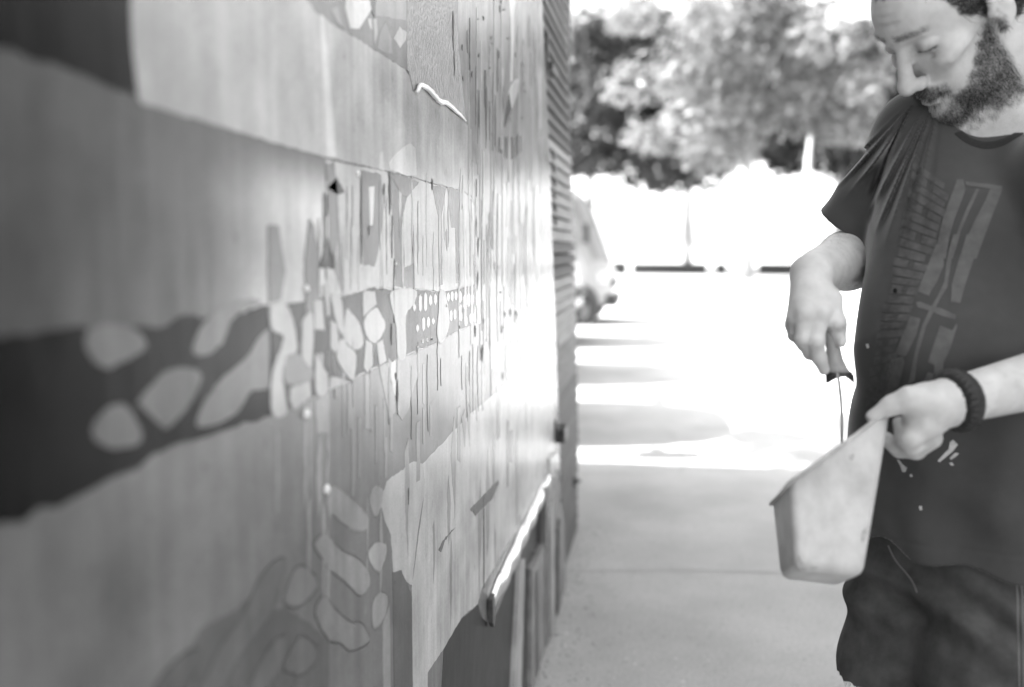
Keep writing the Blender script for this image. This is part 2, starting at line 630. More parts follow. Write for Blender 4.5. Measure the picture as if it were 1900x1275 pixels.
# row of small slots stencilled on the dark band
for u, v0, v1 in ((1465, 30, 195), (1512, 10, 190), (1558, 30, 140), (1603, 20, 130), (1720, 10, 100), (1755, 0, 100), (1790, 0, 90), (1830, 0, 110),
                  (1495, 230, 370), (1538, 230, 340), (1583, 240, 310), (1745, 170, 280), (1780, 160, 270), (1835, 120, 280), (1440, 300, 380), (1412, 110, 190),
                  (1490, 430, 480), (1530, 420, 470), (1568, 420, 460), (1870, 30, 170), (1905, 10, 150), (1940, 20, 140), (1985, 0, 130), (1880, 220, 330), (1925, 200, 300), (1960, 190, 290)):
    patch('Z4', .62, 5, [(u - 13, v0 + 25), (u, v0), (u + 13, v0 + 25), (u + 13, v1 - 25), (u, v1), (u - 13, v1 - 25)], rough=0.0004, name='paint_slot')
# runs and strips hanging over the white field
for pts, a in (([(130, 480), (160, 468), (190, 480), (205, 600), (225, 720), (200, 870), (135, 885)], .24), ([(325, 650), (350, 440), (375, 480), (400, 640), (400, 780), (410, 1000), (330, 1000)], .20),
               ([(432, 150), (480, 135), (497, 300), (520, 650), (525, 850), (482, 730), (450, 560), (440, 300)], .25), ([(400, 700), (425, 600), (443, 535), (475, 640), (482, 705)], .06),
               ([(440, 285), (490, 220), (535, 300), (500, 318)], .10),
               ([(615, 190), (700, 195), (725, 210), (745, 380), (702, 660), (690, 695), (632, 688), (620, 400)], .19),
               ([(758, 192), (850, 215), (925, 250), (862, 332), (836, 440), (850, 640), (850, 700), (900, 668), (905, 805), (800, 800), (792, 500), (778, 360)], .13),
               ([(990, 262), (1070, 280), (1045, 430), (1050, 790), (1030, 800), (1025, 430)], .19), ([(1072, 272), (1165, 300), (1165, 370), (1135, 410), (1135, 780), (1120, 780), (1115, 490), (1095, 490), (1080, 330)], .17),
               ([(1195, 335), (1215, 340), (1240, 600), (1238, 820), (1215, 820), (1208, 560)], .2)):
    patch('R1', a * .6, 4, pts, rough=0.0009)
patch('R1', .10, 6, [(765, 205), (850, 216), (925, 250), (862, 330), (835, 318), (805, 270)], rough=0.0007)
patch('R1', .62, 6, [(660, 275), (690, 270), (680, 475), (665, 478)], rough=0.0004)
patch('R1', .55, 6, [(765, 150), (800, 105), (850, 60), (880, 45), (905, 70), (912, 215), (850, 215), (772, 186)], rough=0.0006)
patch('P', .56, 5, [(592, 26), (600, 30), (607, 110), (612, 160), (618, 220), (623, 292), (604, 291), (602, 200), (598, 130)], rough=0.0005)
patch('P', .5, 5, [(703, 285), (709, 280), (712, 318), (702, 315)], rough=0.0004)
for pts, a in (([(1255, 610), (1455, 560), (1460, 740), (1380, 960), (1370, 1050), (1300, 1180), (1250, 1100)], .27), ([(1090, 690), (1160, 650), (1240, 980), (1240, 1100), (1180, 1160), (1150, 1000)], .26),
               ([(510, 1000), (630, 920), (640, 1290), (520, 1300)], .27), ([(960, 760), (1020, 740), (1030, 1280), (960, 1250)], .27), ([(1165, 655), (1245, 622), (1240, 960), (1222, 930)], .5),
               ([(800, 850), (850, 830), (870, 1290), (815, 1240)], .24)):
    patch('Z4', a, 4, pts, rough=0.001)
# upper band above the light panel
patch('P', .20, 1, [(560, -80), (757, -80), (755, 130), (700, 97), (640, 59), (590, 29), (556, -10)], rough=0.0006)
for pts, a, l in (([(420, 80), (440, -60), (640, -60), (695, 70), (640, 160), (560, 290), (470, 280)], .66, 5), ([(640, 180), (680, 190), (690, 310), (660, 260)], .48, 4), ([(700, 190), (730, 180), (740, 330), (710, 450)], .42, 4),
                  ([(900, 380), (960, 260), (1030, 320), (1020, 400), (965, 480)], .45, 4), ([(720, -60), (1030, -60), (1020, 200), (880, 190), (820, 170), (720, 160)], .3, 3), ([(655, -60), (730, -60), (710, 180), (680, 120)], .07, 6),
                  ([(280, 100), (350, 60), (400, 260), (420, 300), (350, 230)], .32, 4), ([(760, 330), (820, 210), (880, 390), (890, 540), (790, 520), (740, 480)], .28, 4)):
    patch('Z7', a, l, pts, rough=0.0008)
metal_m = mat('bare_pitted_metal', 0.22, rough=0.26, spec=0.6, metal=0.35, noise=(30, 0.25), bump=(150.0, 0.6, 0.004), stretch=(1, 1, 1))
patch('P', .22, 2, [(755, 128), (757, -80), (846, -80), (850, 80), (864, 226), (860, 224), (820, 190), (805, 178), (790, 163), (777, 157), (767, 172), (760, 140)], m=metal_m, rough=0.0005)
# curled bright lip of the torn coat
lip = [(1112, 915), (1140, 842), (1200, 862), (1260, 920), (1320, 985), (1362, 1012), (1400, 1012), (1480, 1082), (1540, 1132), (1592, 1192)]
pl = [on_wall(560 + u / 5.3125, v / 5.3125) for u, v in lip]
pl = catmull(pl, 3, False)
bm = bmesh.new()
tube(bm, [(WALL_X + 0.004 + random.uniform(-.0008, .0012), y, z) for y, z in pl], [0.0012 + 0.0034 * math.sin(math.pi * min(1, (i + 2) / (len(pl)))) ** .5 for i in range(len(pl))], 7)
bm_obj('curled_paint_lip', bm, mat('lip_white', 0.85, rough=0.3), wall, True)
# outlined rounded shapes near the foot of the wall
patch('Z8', .105, 2, [(450, 700), (700, 560), (790, 480), (960, 560), (1030, 545), (1180, 640), (1340, 775), (1300, 1120), (250, 1120), (400, 800)], rough=0.001)
for pts, a, ol in (([(1240, 100), (1300, 40), (1350, 70), (1420, 150), (1530, 210), (1600, 280), (1625, 360), (1600, 430), (1550, 465), (1500, 420), (1440, 360), (1350, 290), (1260, 160)], .27, .06),
                   ([(1610, 190), (1640, 120), (1690, 95), (1735, 120), (1725, 220), (1690, 300), (1650, 280)], .40, .12),
                   ([(1025, 500), (1060, 380), (1110, 280), (1170, 265), (1240, 330), (1260, 400), (1220, 460), (1150, 530), (1070, 540)], .21, .05),
                   ([(1245, 570), (1270, 500), (1320, 475), (1380, 560), (1490, 655), (1560, 655), (1620, 780), (1490, 845), (1430, 800), (1340, 770), (1260, 640)], .22, .05),
                   ([(1640, 520), (1700, 445), (1745, 490), (1720, 620), (1650, 690)], .32, .1),
                   ([(600, 1120), (700, 920), (850, 720), (930, 610), (1000, 420), (1040, 230), (960, 230), (860, 350), (800, 480), (720, 640), (600, 800), (500, 1000), (430, 1120)], .125, .05),
                   ([(780, 1120), (880, 900), (960, 780), (1040, 740), (1040, 860), (1000, 980), (890, 1120)], .125, .05),
                   ([(1020, 960), (1080, 830), (1140, 750), (1210, 780), (1265, 850), (1230, 940), (1150, 1010), (1080, 1000)], .125, .05),
                   ([(130, 1120), (250, 950), (350, 860), (430, 840), (440, 900), (380, 1060), (350, 1120)], .105, .045)):
    patch('Z8', a, 4, pts, smooth=True, outline=(0.0020, ol * 1.1))
for pts, a in (([(320, 570), (340, 520), (380, 540), (440, 590), (475, 640), (460, 680), (420, 680), (360, 640), (325, 590)], .29), ([(480, 560), (500, 520), (530, 530), (520, 600), (495, 625)], .31)):
    patch('R3', a, 4, pts, smooth=True, outline=(0.0019, .17))
patch('R3', .30, 5, [(528, 1045), (555, 960), (560, 1290), (533, 1290)], rough=0.0006)
patch('R3', .09, 4, [(566, 840), (600, 830), (640, 930), (638, 1290), (568, 1290)], rough=0.001)
patch('R3', .46, 3, [(545, 495), (640, 422), (680, 430), (690, 520), (660, 700), (640, 890), (570, 850), (560, 700), (535, 640), (520, 570)], rough=0.001)
patch('R3', .10, 5, [(860, 600), (900, 560), (965, 490), (970, 503), (945, 560), (880, 628)], rough=0.0012)
patch('R3', .12, 5, [(740, 755), (755, 720), (790, 680), (805, 670), (765, 720), (750, 765)], rough=0.0012)
patch('Z6', .5, 5, [(440, 730), (462, 680), (490, 630), (520, 620), (515, 720), (465, 860)], rough=0.0005)
patch('Z6', .62, 5, [(440, -60), (500, -60), (485, 150), (480, 300), (468, 640), (455, 640), (460, 300)], rough=0.0006)
patch('Z6', .08, 3, [(440, 740), (462, 860), (410, 1010), (398, 1000)], rough=0.0006)
patch('Z6', .10, 2, [(360, 1080), (540, 1070), (540, 1200), (450, 1270), (360, 1200)], rough=0.002)

U = random.uniform
# fine runs, cracks and specks at the far end: too many and too thin to pick apart
def run_mesh(name, items, m, taper=False):
    bm = bmesh.new()
    for (px, y0, y1, wpx, layer) in items:
        p = [on_wall(px - wpx / 2, y0), on_wall(px + wpx / 2, y0 + random.uniform(-6, 6)), on_wall(px + wpx * random.uniform(.2, .6), y1), on_wall(px - wpx / 2, y1 + random.uniform(-6, 6))]
        if taper:
            p = [on_wall(px + random.uniform(-.3, .3) * wpx, y0), on_wall(px + wpx * .5, y0 + (y1 - y0) * U(.15, .45)), on_wall(px + wpx * U(.1, .5), y0 + (y1 - y0) * U(.55, .85)), on_wall(px + U(-.3, .3) * wpx, y1), on_wall(px - wpx * U(.1, .5), y0 + (y1 - y0) * U(.5, .85)), on_wall(px - wpx * .45, y0 + (y1 - y0) * U(.1, .4))]
        p = rag(p, 0.0012 if not taper else .0016, 0.03 if not taper else .012)
        x1 = WALL_X + 0.0003 + layer * LAYER + random.uniform(0, 0.0002)
        lo = [bm.verts.new((WALL_X + 0.0002, a, b)) for a, b in p]
        hi = [bm.verts.new((x1, a, b)) for a, b in p]
        bm.faces.new(hi)
        for i in range(len(p)):
            bm.faces.new((lo[i], lo[(i + 1) % len(p)], hi[(i + 1) % len(p)], hi[i]))
    o = bm_obj(name, bm, m, wall)
    o['kind'] = 'stuff'
    return o


U = random.uniform
its = [(U(868, 1024), U(-40, 300), 0, U(1.2, 4.5), 4) for _ in range(28)]
its = [(a, b, b + U(60, 330), w, l) for a, b, _, w, l in its]
run_mesh('pale_paint_runs', its, paint(.38))
its = [(U(862, 1000), U(330, 470), 0, U(2, 6.5), 4) for _ in range(30)]
its = [(a, b, b + U(60, 230), w, l) for a, b, _, w, l in its]
run_mesh('white_paint_runs', its, paint(.5))
its = [(U(850, 1010), U(340, 560), 0, U(.8, 3.0), 5) for _ in range(30)]
its = [(a, b, b + U(50, 260), w, l) for a, b, _, w, l in its]
run_mesh('grey_paint_runs', its, paint(.26), True)
its = [(U(500, 1000), U(640, 820), 0, U(2.0, 7), 3) for _ in range(26)]
its = [(a, b, b + U(40, 180), w, l) for a, b, _, w, l in its]
run_mesh('drip_marks', its, paint(.25))
its = [(U(862, 1000), U(20, 230), 0, U(.7, 2.5), 5) for _ in range(20)]
its = [(a, b, b + U(30, 180), w, l) for a, b, _, w, l in its]
run_mesh('dark_paint_runs', its, paint(.14), True)
its = [(U(600, 880), U(310, 470), 0, U(1.5, 5), 5) for _ in range(24)]
its = [(a, b, min(540, b + U(40, 200)), w, l) for a, b, _, w, l in its]
run_mesh('long_pale_drips', its, paint(.38), True)
its = [(U(590, 890), random.choice((U(310, 440), U(600, 680))), 0, U(1.0, 4.5), 5) for _ in range(34)]
its = [(a, b, b + U(30, 150), w, l) for a, b, _, w, l in its]
run_mesh('long_grey_drips', its, paint(.14), True)
its = [(U(560, 1000), U(690, 1000), 0, U(3, 11), 3) for _ in range(26)]
its = [(a, b, b + U(60, 260), w, l) for a, b, _, w, l in its]
run_mesh('broad_stains', its, paint(.30), True)
its = []
for px, a, b, w in ((605, 360, 402, 3), (668, 330, 490, 2), (722, 318, 400, 4), (726, 400, 480, 2.5), (730, 480, 600, 1.6), (711, 340, 378, 4), (683, 418, 438, 4), (801, 332, 352, 4), (883, 400, 440, 3), (886, 440, 478, 5), (885, 502, 540, 5), (894, 640, 672, 5),
                    (881, 604, 622, 3), (905, 462, 468, 3), (840, 20, 95, 4), (842, 95, 140, 2), (888, 100, 106, 4), (911, 68, 74, 4), (912, 78, 83, 9), (934, 16, 20, 8), (942, 70, 75, 5), (897, 30, 37, 5), (908, 124, 129, 4), (936, 577, 590, 4), (946, 574, 586, 4), (957, 576, 590, 5),
                    (733, 690, 705, 5), (736, 705, 770, 2.5), (725, 600, 640, 3), (757, 905, 935, 2.5), (897, 920, 1090, 2.2), (928, 540, 545, 3), (980, 566, 570, 4)):
    its.append((px, a, b, w, 7))
for _ in range(26):
    px = U(835, 1000)
    y = random.choice((U(0, 260), U(320, 700)))
    its.append((px, y, y + U(2, 14), U(.8, 3), 7))
run_mesh('dark_cracks', [(a, b, c, w * .72, l) for a, b, c, w, l in its], mat('crack_black', 0.045, rough=0.6), True)

# small blobs of filler that stand proud
for px, py, r in ((662, 322, .0042), (565, 768, .006), (603, 908, .006), (567, 536, .004), (774, 644, .0026), (828, 567, .003), (733, 490, .003)):
    y, z = on_wall(px, py)
    bm = bmesh.new()
    bmesh.ops.create_icosphere(bm, subdivisions=2, radius=r)
    for v in bm.verts:
        v.co = Vector((v.co.x * .7 + WALL_X + r * .35, v.co.y * U(.9, 1.1) + y, v.co.z * U(.9, 1.15) + z))
    bm_obj('filler_blob', bm, mat('filler_white', 0.8, rough=0.25), wall, True)

# bent bright metal trim strip
trim_m = mat('bright_trim_metal', 0.75, rough=0.2, metal=0.9, noise=(40, 0.2), bump=(60, 0.5, 0.004))
a0 = on_wall(905, 1128)
a1 = on_wall(1013, 892)
bm = bmesh.new()
rings = []
N = 40
for i in range(N + 1):
    t = i / N
    y = a0[0] + (a1[0] - a0[0]) * t
    z = a0[1] + (a1[1] - a0[1]) * t + 0.003 * math.sin(t * 17) * (1 - t)
    hw = 0.026 * (0.55 + 0.45 * min(1, t * 9)) * (1 + 0.06 * math.sin(t * 31))
    pr = 0.016 * (0.4 + 0.6 * min(1, t * 8)) * (1 + 0.18 * math.sin(t * 41 + 1))
    rings.append([bm.verts.new((WALL_X + 0.003 + pr * max(0.0, math.sin(math.pi * k / 8)) ** .6, y, z + hw * math.cos(math.pi * k / 8))) for k in range(9)])
for p, q in zip(rings, rings[1:]):
    for k in range(8):
        bm.faces.new((p[k], p[k + 1], q[k + 1], q[k]))
bm.faces.new(rings[0])
bm.faces.new(rings[-1][::-1])
trim = bm_obj('trim_strip', bm, trim_m, wall, True)
y, z = a0
bm = bmesh.new()
prism(bm, [(y - .012, z - .03), (y + .004, z - .045), (y + .02, z - .03), (y + .012, z + .03), (y - .014, z + .024)], WALL_X + .004, WALL_X + .014)
bm_obj('trim_end', bm, mat('tarnished_metal', 0.12, rough=0.35, metal=0.6, noise=(90, .5)), wall)

# stacked uprights at the foot of the far end
for pts, a, th in (([(957, 1040), (966, 1036), (958, 1290), (938, 1290)], .42, .012), ([(967, 1046), (977, 1046), (972, 1290), (962, 1290)], .02, .006),
                   ([(977, 1056), (986, 1040), (1000, 1008), (1001, 1290), (976, 1290)], .24, .016), ([(1001, 905), (1016, 886), (1037, 960), (1040, 1100), (1036, 1290), (1002, 1290)], .2, .02),
                   ([(984, 1060), (988, 1056), (990, 1290), (985, 1290)], .12, .019), ([(1007, 960), (1012, 930), (1016, 1290), (1008, 1290)], .36, .025), ([(1022, 980), (1026, 960), (1028, 1290), (1021, 1290)], .10, .026),
                   ([(1016, 850), (1030, 838), (1033, 870), (1016, 876)], .6, .01)):
    patch('P', a, 4, pts, thick=th, rough=0.002, name='upright_strip')

# unseen dark block added across the passage to keep the near end in shade
bm = bmesh.new()
add_box(bm, (2.8, -4.5, 0), (5.8, 6.4, 2.5))
blocker = bm_obj('shade_blocker', bm, mat('blocker_dark', .05, rough=.8, noise=(4, .4), stretch=(1, 1, 12)))
tag(blocker, 'unseen dark block added across the passage to shade the near wall', 'light blocker')
bm = bmesh.new()
prism(bm, [(2.7, 2.5), (5.9, 2.5), (5.9, 2.6), (4.3, 3.0), (2.7, 2.6)], -4.7, 6.55, 'y')
bm_obj('blocker_roof', bm, mat('blocker_top', .08, rough=.8), blocker)

# ------------------------------------------------------------------ slatted wall beyond the painted one
slat_wall = empty('slatted_wall', (WALL_X, edge[3][0], 0))
tag(slat_wall, 'narrow slatted wall of thin horizontal boards past the painted wall', 'wall')
SX = WALL_X - 0.012


def interp(tab, z):
    tab = sorted(tab, key=lambda t: t[1])
    zs = [t[1] for t in tab]
    return float(np.interp(z, zs, [t[0] for t in tab]))


far_px = [(1048, -120), (1050, 0), (1056, 250), (1066, 500), (1071, 800), (1069, 985)]
far_edge = [on_wall(*p, SX) for p in far_px]
z = 0.0
pitch = 0.044
k = 0
slat_reflect_tones = {'a': .07, 'b': .17, 'c': .28, 'd': .06}  # grey bands by height, reflected surroundings painted into the slats
while z < 2.9:
    zc = z + pitch / 2
    y0 = interp(edge, min(zc, 2.3)) + 0.004 + U(0, .006)
    y1 = interp(far_edge, min(zc, 2.3)) + U(-.012, .012)
    pyv = 458 - (zc - 1.3) * FPX / 3.9
    t = 'b' if pyv < 90 else 'a' if pyv < 285 else 'c' if pyv < 452 else 'd' if pyv < 505 else 'c' if pyv < 640 else 'b' if pyv < 715 else 'a'
    a = slat_reflect_tones[t] * U(.85, 1.15)
    bm = bmesh.new()
    prism(bm, [(SX - .02, z + .001), (SX + .006, z + .001 + U(0, .002)), (SX + .008, z + .012), (SX, z + pitch - .004 - U(0, .004)), (SX - .02, z + pitch - .001)], y0, y1, 'y')
    o = bm_obj('slat', bm, mat('slat_reflect_paint_%s%d' % (t, k % 3), a, rough=0.6, spec=.25, noise=(14, .3), stretch=(1, .3, 3), bump=(90, .3, .002)))
    o.parent = slat_wall
    o.matrix_parent_inverse = Matrix.Translation(-slat_wall.location)
    if 295 < pyv < 425 or pyv > 620 and k % 2:
        bm = bmesh.new()
        yy = y0 + .12 + U(-.01, .01) if pyv < 430 else y0 + .02
        add_box(bm, (SX + .002, yy, z + .012), (SX + .014, yy + .05, z + .03 + U(0, .01)), .002)
        o = bm_obj('clip', bm, mat('dark_clip', .05, rough=.5))
        o.parent = slat_wall
        o.matrix_parent_inverse = Matrix.Translation(-slat_wall.location)
    z += pitch
    k += 1


def slat_part(name, bm, m, smooth=False):
    o = bm_obj(name, bm, m, None, smooth)
    o.parent = slat_wall
    o.matrix_parent_inverse = Matrix.Translation(-slat_wall.location)
    return o


# backing, black bracket above, latch and bolt below
bm = bmesh.new()
add_box(bm, (SX - .2, interp(edge, 1.0) - .1, 0), (SX - .022, interp(far_edge, 1.0) - .07, 2.9))
slat_part('backing', bm, mat('slat_backing', .06, rough=.8))
black_m = mat('black_iron', .02, rough=.4, noise=(80, .4))
y, z = on_wall(1012, 116)
bm = bmesh.new()
add_box(bm, (SX, y + .05, z - .012), (SX + .03, y + .22, z + .012), .003)
add_box(bm, (SX + .004, y + .03, z - .05), (SX + .016, y + .055, z + .1), .003)
slat_part('bracket', bm, black_m)
y, z = on_wall(1030, 810)
bm = bmesh.new()
add_box(bm, (SX + .004, y + .02, z - .028), (SX + .045, y + .15, z + .02), .004)
add_box(bm, (SX + .004, y - .02, z - .01), (SX + .02, y + .02, z + .06), .003)
slat_part('latch', bm, black_m)
bm = bmesh.new()
y, z = on_wall(1068, 890)
tube(bm, [(SX - .03, y - .03, z), (SX + .012, y - .03, z), (SX + .013, y - .03, z), (SX + .04, y - .025, z)], [.02, .022, .015, .002], 8)
slat_part('bolt', bm, black_m, True)

# ------------------------------------------------------------------ parked vans, noses out, along the row beyond the wall
glass_m = mat('van_glass', .16, rough=.05, spec=.8)
van_paint = mat('van_white', .28, rough=.25, coat=.4)
plastic_m = mat('van_plastic', .04, rough=.6)
tyre_m = mat('tyre_rubber', .02, rough=.85)
rim_m = mat('steel_rim', .45, rough=.35, metal=.7)
lamp_m = mat('headlamp_lens', .6, rough=.08, spec=.8)


def build_van():
    """forward-control van: raked nose, wheels under the seats; nose points to +X, origin under the nose"""
    root = empty('parked_van')
    prof = [(-.25, .30), (-.02, .34), (.0, .55), (-.01, .80), (-.06, .98), (-.17, 1.22), (-.40, 1.68), (-.56, 1.93), (-.72, 2.05), (-.95, 2.10), (-2.4, 2.12), (-4.05, 2.08), (-4.2, 1.98), (-4.28, 1.2), (-4.28, .55), (-4.1, .30)]
    ys = [-.84, -.80, -.70, -.5, -.25, 0, .25, .5, .70, .80, .84]

    def shift(a, b, y, out=0.0):
        e = abs(y) / .84
        x = a + out - (.42 * e ** 4 if a > -1.0 else 0)
        z = b - (.14 * e ** 5 if b > 1.9 else 0)
        return (x, y * (1 - .10 * max(0, b - 1.1)), z)
    bm = bmesh.new()
    rows = [[bm.verts.new(shift(a, b, y)) for a, b in prof] for y in ys]
    n = len(prof)
    for p, q_ in zip(rows, rows[1:]):
        for i in range(n):
            bm.faces.new((p[i], p[(i + 1) % n], q_[(i + 1) % n], q_[i]))
    bm.faces.new(rows[0])
    bm.faces.new(rows[-1][::-1])
    bm_obj('body', bm, van_paint, root, False)
    bm = bmesh.new()
    gp = [(-.10, 1.05), (-.17, 1.22), (-.40, 1.68), (-.535, 1.90)]
    gy = [-.74, -.6, -.4, -.2, 0, .2, .4, .6, .74]
    fr = [[bm.verts.new(shift(a, b, y, .012)) for a, b in gp] for y in gy]
    bk = [[bm.verts.new(shift(a, b, y, -.02)) for a, b in gp] for y in gy]
    for g_ in (fr, bk):
        for p, q_ in zip(g_, g_[1:]):
            for i in range(3):
                bm.faces.new((p[i], p[i + 1], q_[i + 1], q_[i]))
    bm_obj('windscreen', bm, glass_m, root, True)
    for s in (-1, 1):
        for x0, x1, x2, x3 in ((-.62, -1.35, -1.35, -.92), (-1.5, -2.6, -2.6, -1.5)):
            bm = bmesh.new()
            q_ = [(x0, 1.22), (x1, 1.22), (x2, 1.86), (x3, 1.86)]
            yy = lambda b: .84 * (1 - .10 * max(0, b - 1.1))
            lo = [bm.verts.new((a, s * (yy(b) - .02), b)) for a, b in q_]
            hi = [bm.verts.new((a, s * (yy(b) + .004), b)) for a, b in q_]
            bm.faces.new(lo)
            bm.faces.new(hi)
            for i in range(4):
                bm.faces.new((lo[i], lo[(i + 1) % 4], hi[(i + 1) % 4], hi[i]))
            bm_obj('side_window', bm, glass_m, root)
        bm = bmesh.new()
        add_box(bm, (-.50, s * .98 - .09, 1.28), (-.38, s * .98 + .09, 1.56), .03)
        add_box(bm, (-.50, min(s * .8, s * .92), 1.36), (-.44, max(s * .8, s * .92), 1.40), .01)
        bm_obj('wing_mirror', bm, plastic_m, root)
        bm = bmesh.new()
        add_box(bm, (-.34, s * .58 - .15, .70), (-.10, s * .58 + .15, .90), .03)
        bm_obj('headlight', bm, lamp_m, root)
        for wx in (-.62, -3.4):
            bm = bmesh.new()
            tube(bm, [(wx, s * .66, .31), (wx, s * .68, .31), (wx, s * .83, .31), (wx, s * .86, .31)], [.26, .31, .31, .26], 24)
            wheel = bm_obj('wheel', bm, tyre_m, root, False)
            bm = bmesh.new()
            tube(bm, [(wx, s * .83, .31), (wx, s * .865, .31), (wx, s * .87, .31)], [.18, .17, .06], 18)
            bm_obj('rim', bm, rim_m, wheel)
            bm = bmesh.new()
            tube(bm, [(wx, s * .80, .33), (wx, s * .848, .33)], [.40, .38], 24)
            bm_obj('wheel_arch', bm, plastic_m, root)
    bm = bmesh.new()
    add_box(bm, (-.3, -.60, .30), (.05, .60, .50), .04)
    bm_obj('bumper', bm, plastic_m, root)
    bm = bmesh.new()
    add_box(bm, (-.2, -.38, .62), (.018, .38, .76), .008)
    bm_obj('grille', bm, plastic_m, root)
    for ch in root.children:
        for v in ch.data.vertices:
            v.co.y *= 1.18
            if v.co.z > .9:
                v.co.z = .9 + (v.co.z - .9) * 1.2
    return root


def copy_tree(o, parent=None):
    c = o.copy()
    C.objects.link(c)
    c.parent = parent
    for ch in list(o.children):
        copy_tree(ch, c)
    return c


van = build_van()
spots = ((-.86, 17.4, 'white van at the far end of the parked row, beside the kerb line'),
         (-1.14, 13.6, 'white van second from the far end of the parked row'),
         (-1.12, 10.15, 'white van third from the far end, hidden past the slatted wall'),
         (-.95, 7.3, 'white van nearest to the slatted wall, its nose hidden'))
for i, (x, y, lab) in enumerate(spots):
    o = van if i == 0 else copy_tree(van)
    o.location = (x, y, 0)
    tag(o, lab, 'van', 'vans parked in a row')

# ------------------------------------------------------------------ low kerb stones far across the lot
kerb_m = mat('dark_kerb_stone', .02, rough=.8, noise=(6, .5))
ky = 47.0


def px_x(px, y):
    v = ray(px, 500)
    return v.x / v.y * y


for i, (a, b, h) in enumerate(((1128, 1163, .60), (1174, 1312, .55), (1328, 1348, .55), (1408, 1486, .55), (1496, 1700, .55), (1716, 1960, .55))):
    bm = bmesh.new()
    add_box(bm, (px_x(a, ky), ky, 0), (px_x(b, ky), ky + .25, h), .03)
    o = bm_obj('kerb_stone', bm, kerb_m)
    tag(o, ('short low dark kerb block beside the far van', 'long dark kerb block left of the bright tree trunk', 'small dark kerb block right before the tree trunk',
            'dark kerb block just past the bright tree trunk', 'long dark kerb block behind the hanging hand', 'dark kerb block behind the standing man')[i], 'kerb', 'low kerb blocks across the lot')

# ------------------------------------------------------------------ trees
bark_m = mat('pale_bark', .24, rough=.9, noise=(3, .3), stretch=(4, 4, 1), bump=(20, .6, .03))
dark_bark_m = mat('dark_bark', .14, rough=.9, noise=(3, .3), stretch=(4, 4, 1), bump=(20, .6, .03))


def leaf_mat(name, a):
    m = bpy.data.materials.new(name)
    nt, b = nodes_of(m)
    b.inputs['Base Color'].default_value = grey(a)
    b.inputs['Roughness'].default_value = .45
    tr = nt.nodes.new('ShaderNodeBsdfTranslucent')
    tr.inputs['Color'].default_value = grey(min(.5, a * 1.3))
    ad = nt.nodes.new('ShaderNodeMixShader')
    ad.inputs[0].default_value = .35
    nt.links.new(b.outputs[0], ad.inputs[1])
    nt.links.new(tr.outputs[0], ad.inputs[2])
    nt.links.new(ad.outputs[0], nt.nodes['Material Output'].inputs['Surface'])
    at_ = nt.nodes.new('ShaderNodeObjectInfo')
    ge = nt.nodes.new('ShaderNodeNewGeometry')
    rp = nt.nodes.new('ShaderNodeMapRange')
    rp.inputs['To Min'].default_value = a * .35
    rp.inputs['To Max'].default_value = a * 1.75
    nt.links.new(ge.outputs['Random Per Island'], rp.inputs['Value'])
    nt.links.new(rp.outputs[0], b.inputs['Base Color'])
    return m


leaf_light = leaf_mat('leaf_light', .20)
leaf_mid = leaf_mat('leaf_mid', .03)
leaf_dark = leaf_mat('leaf_dark', .018)


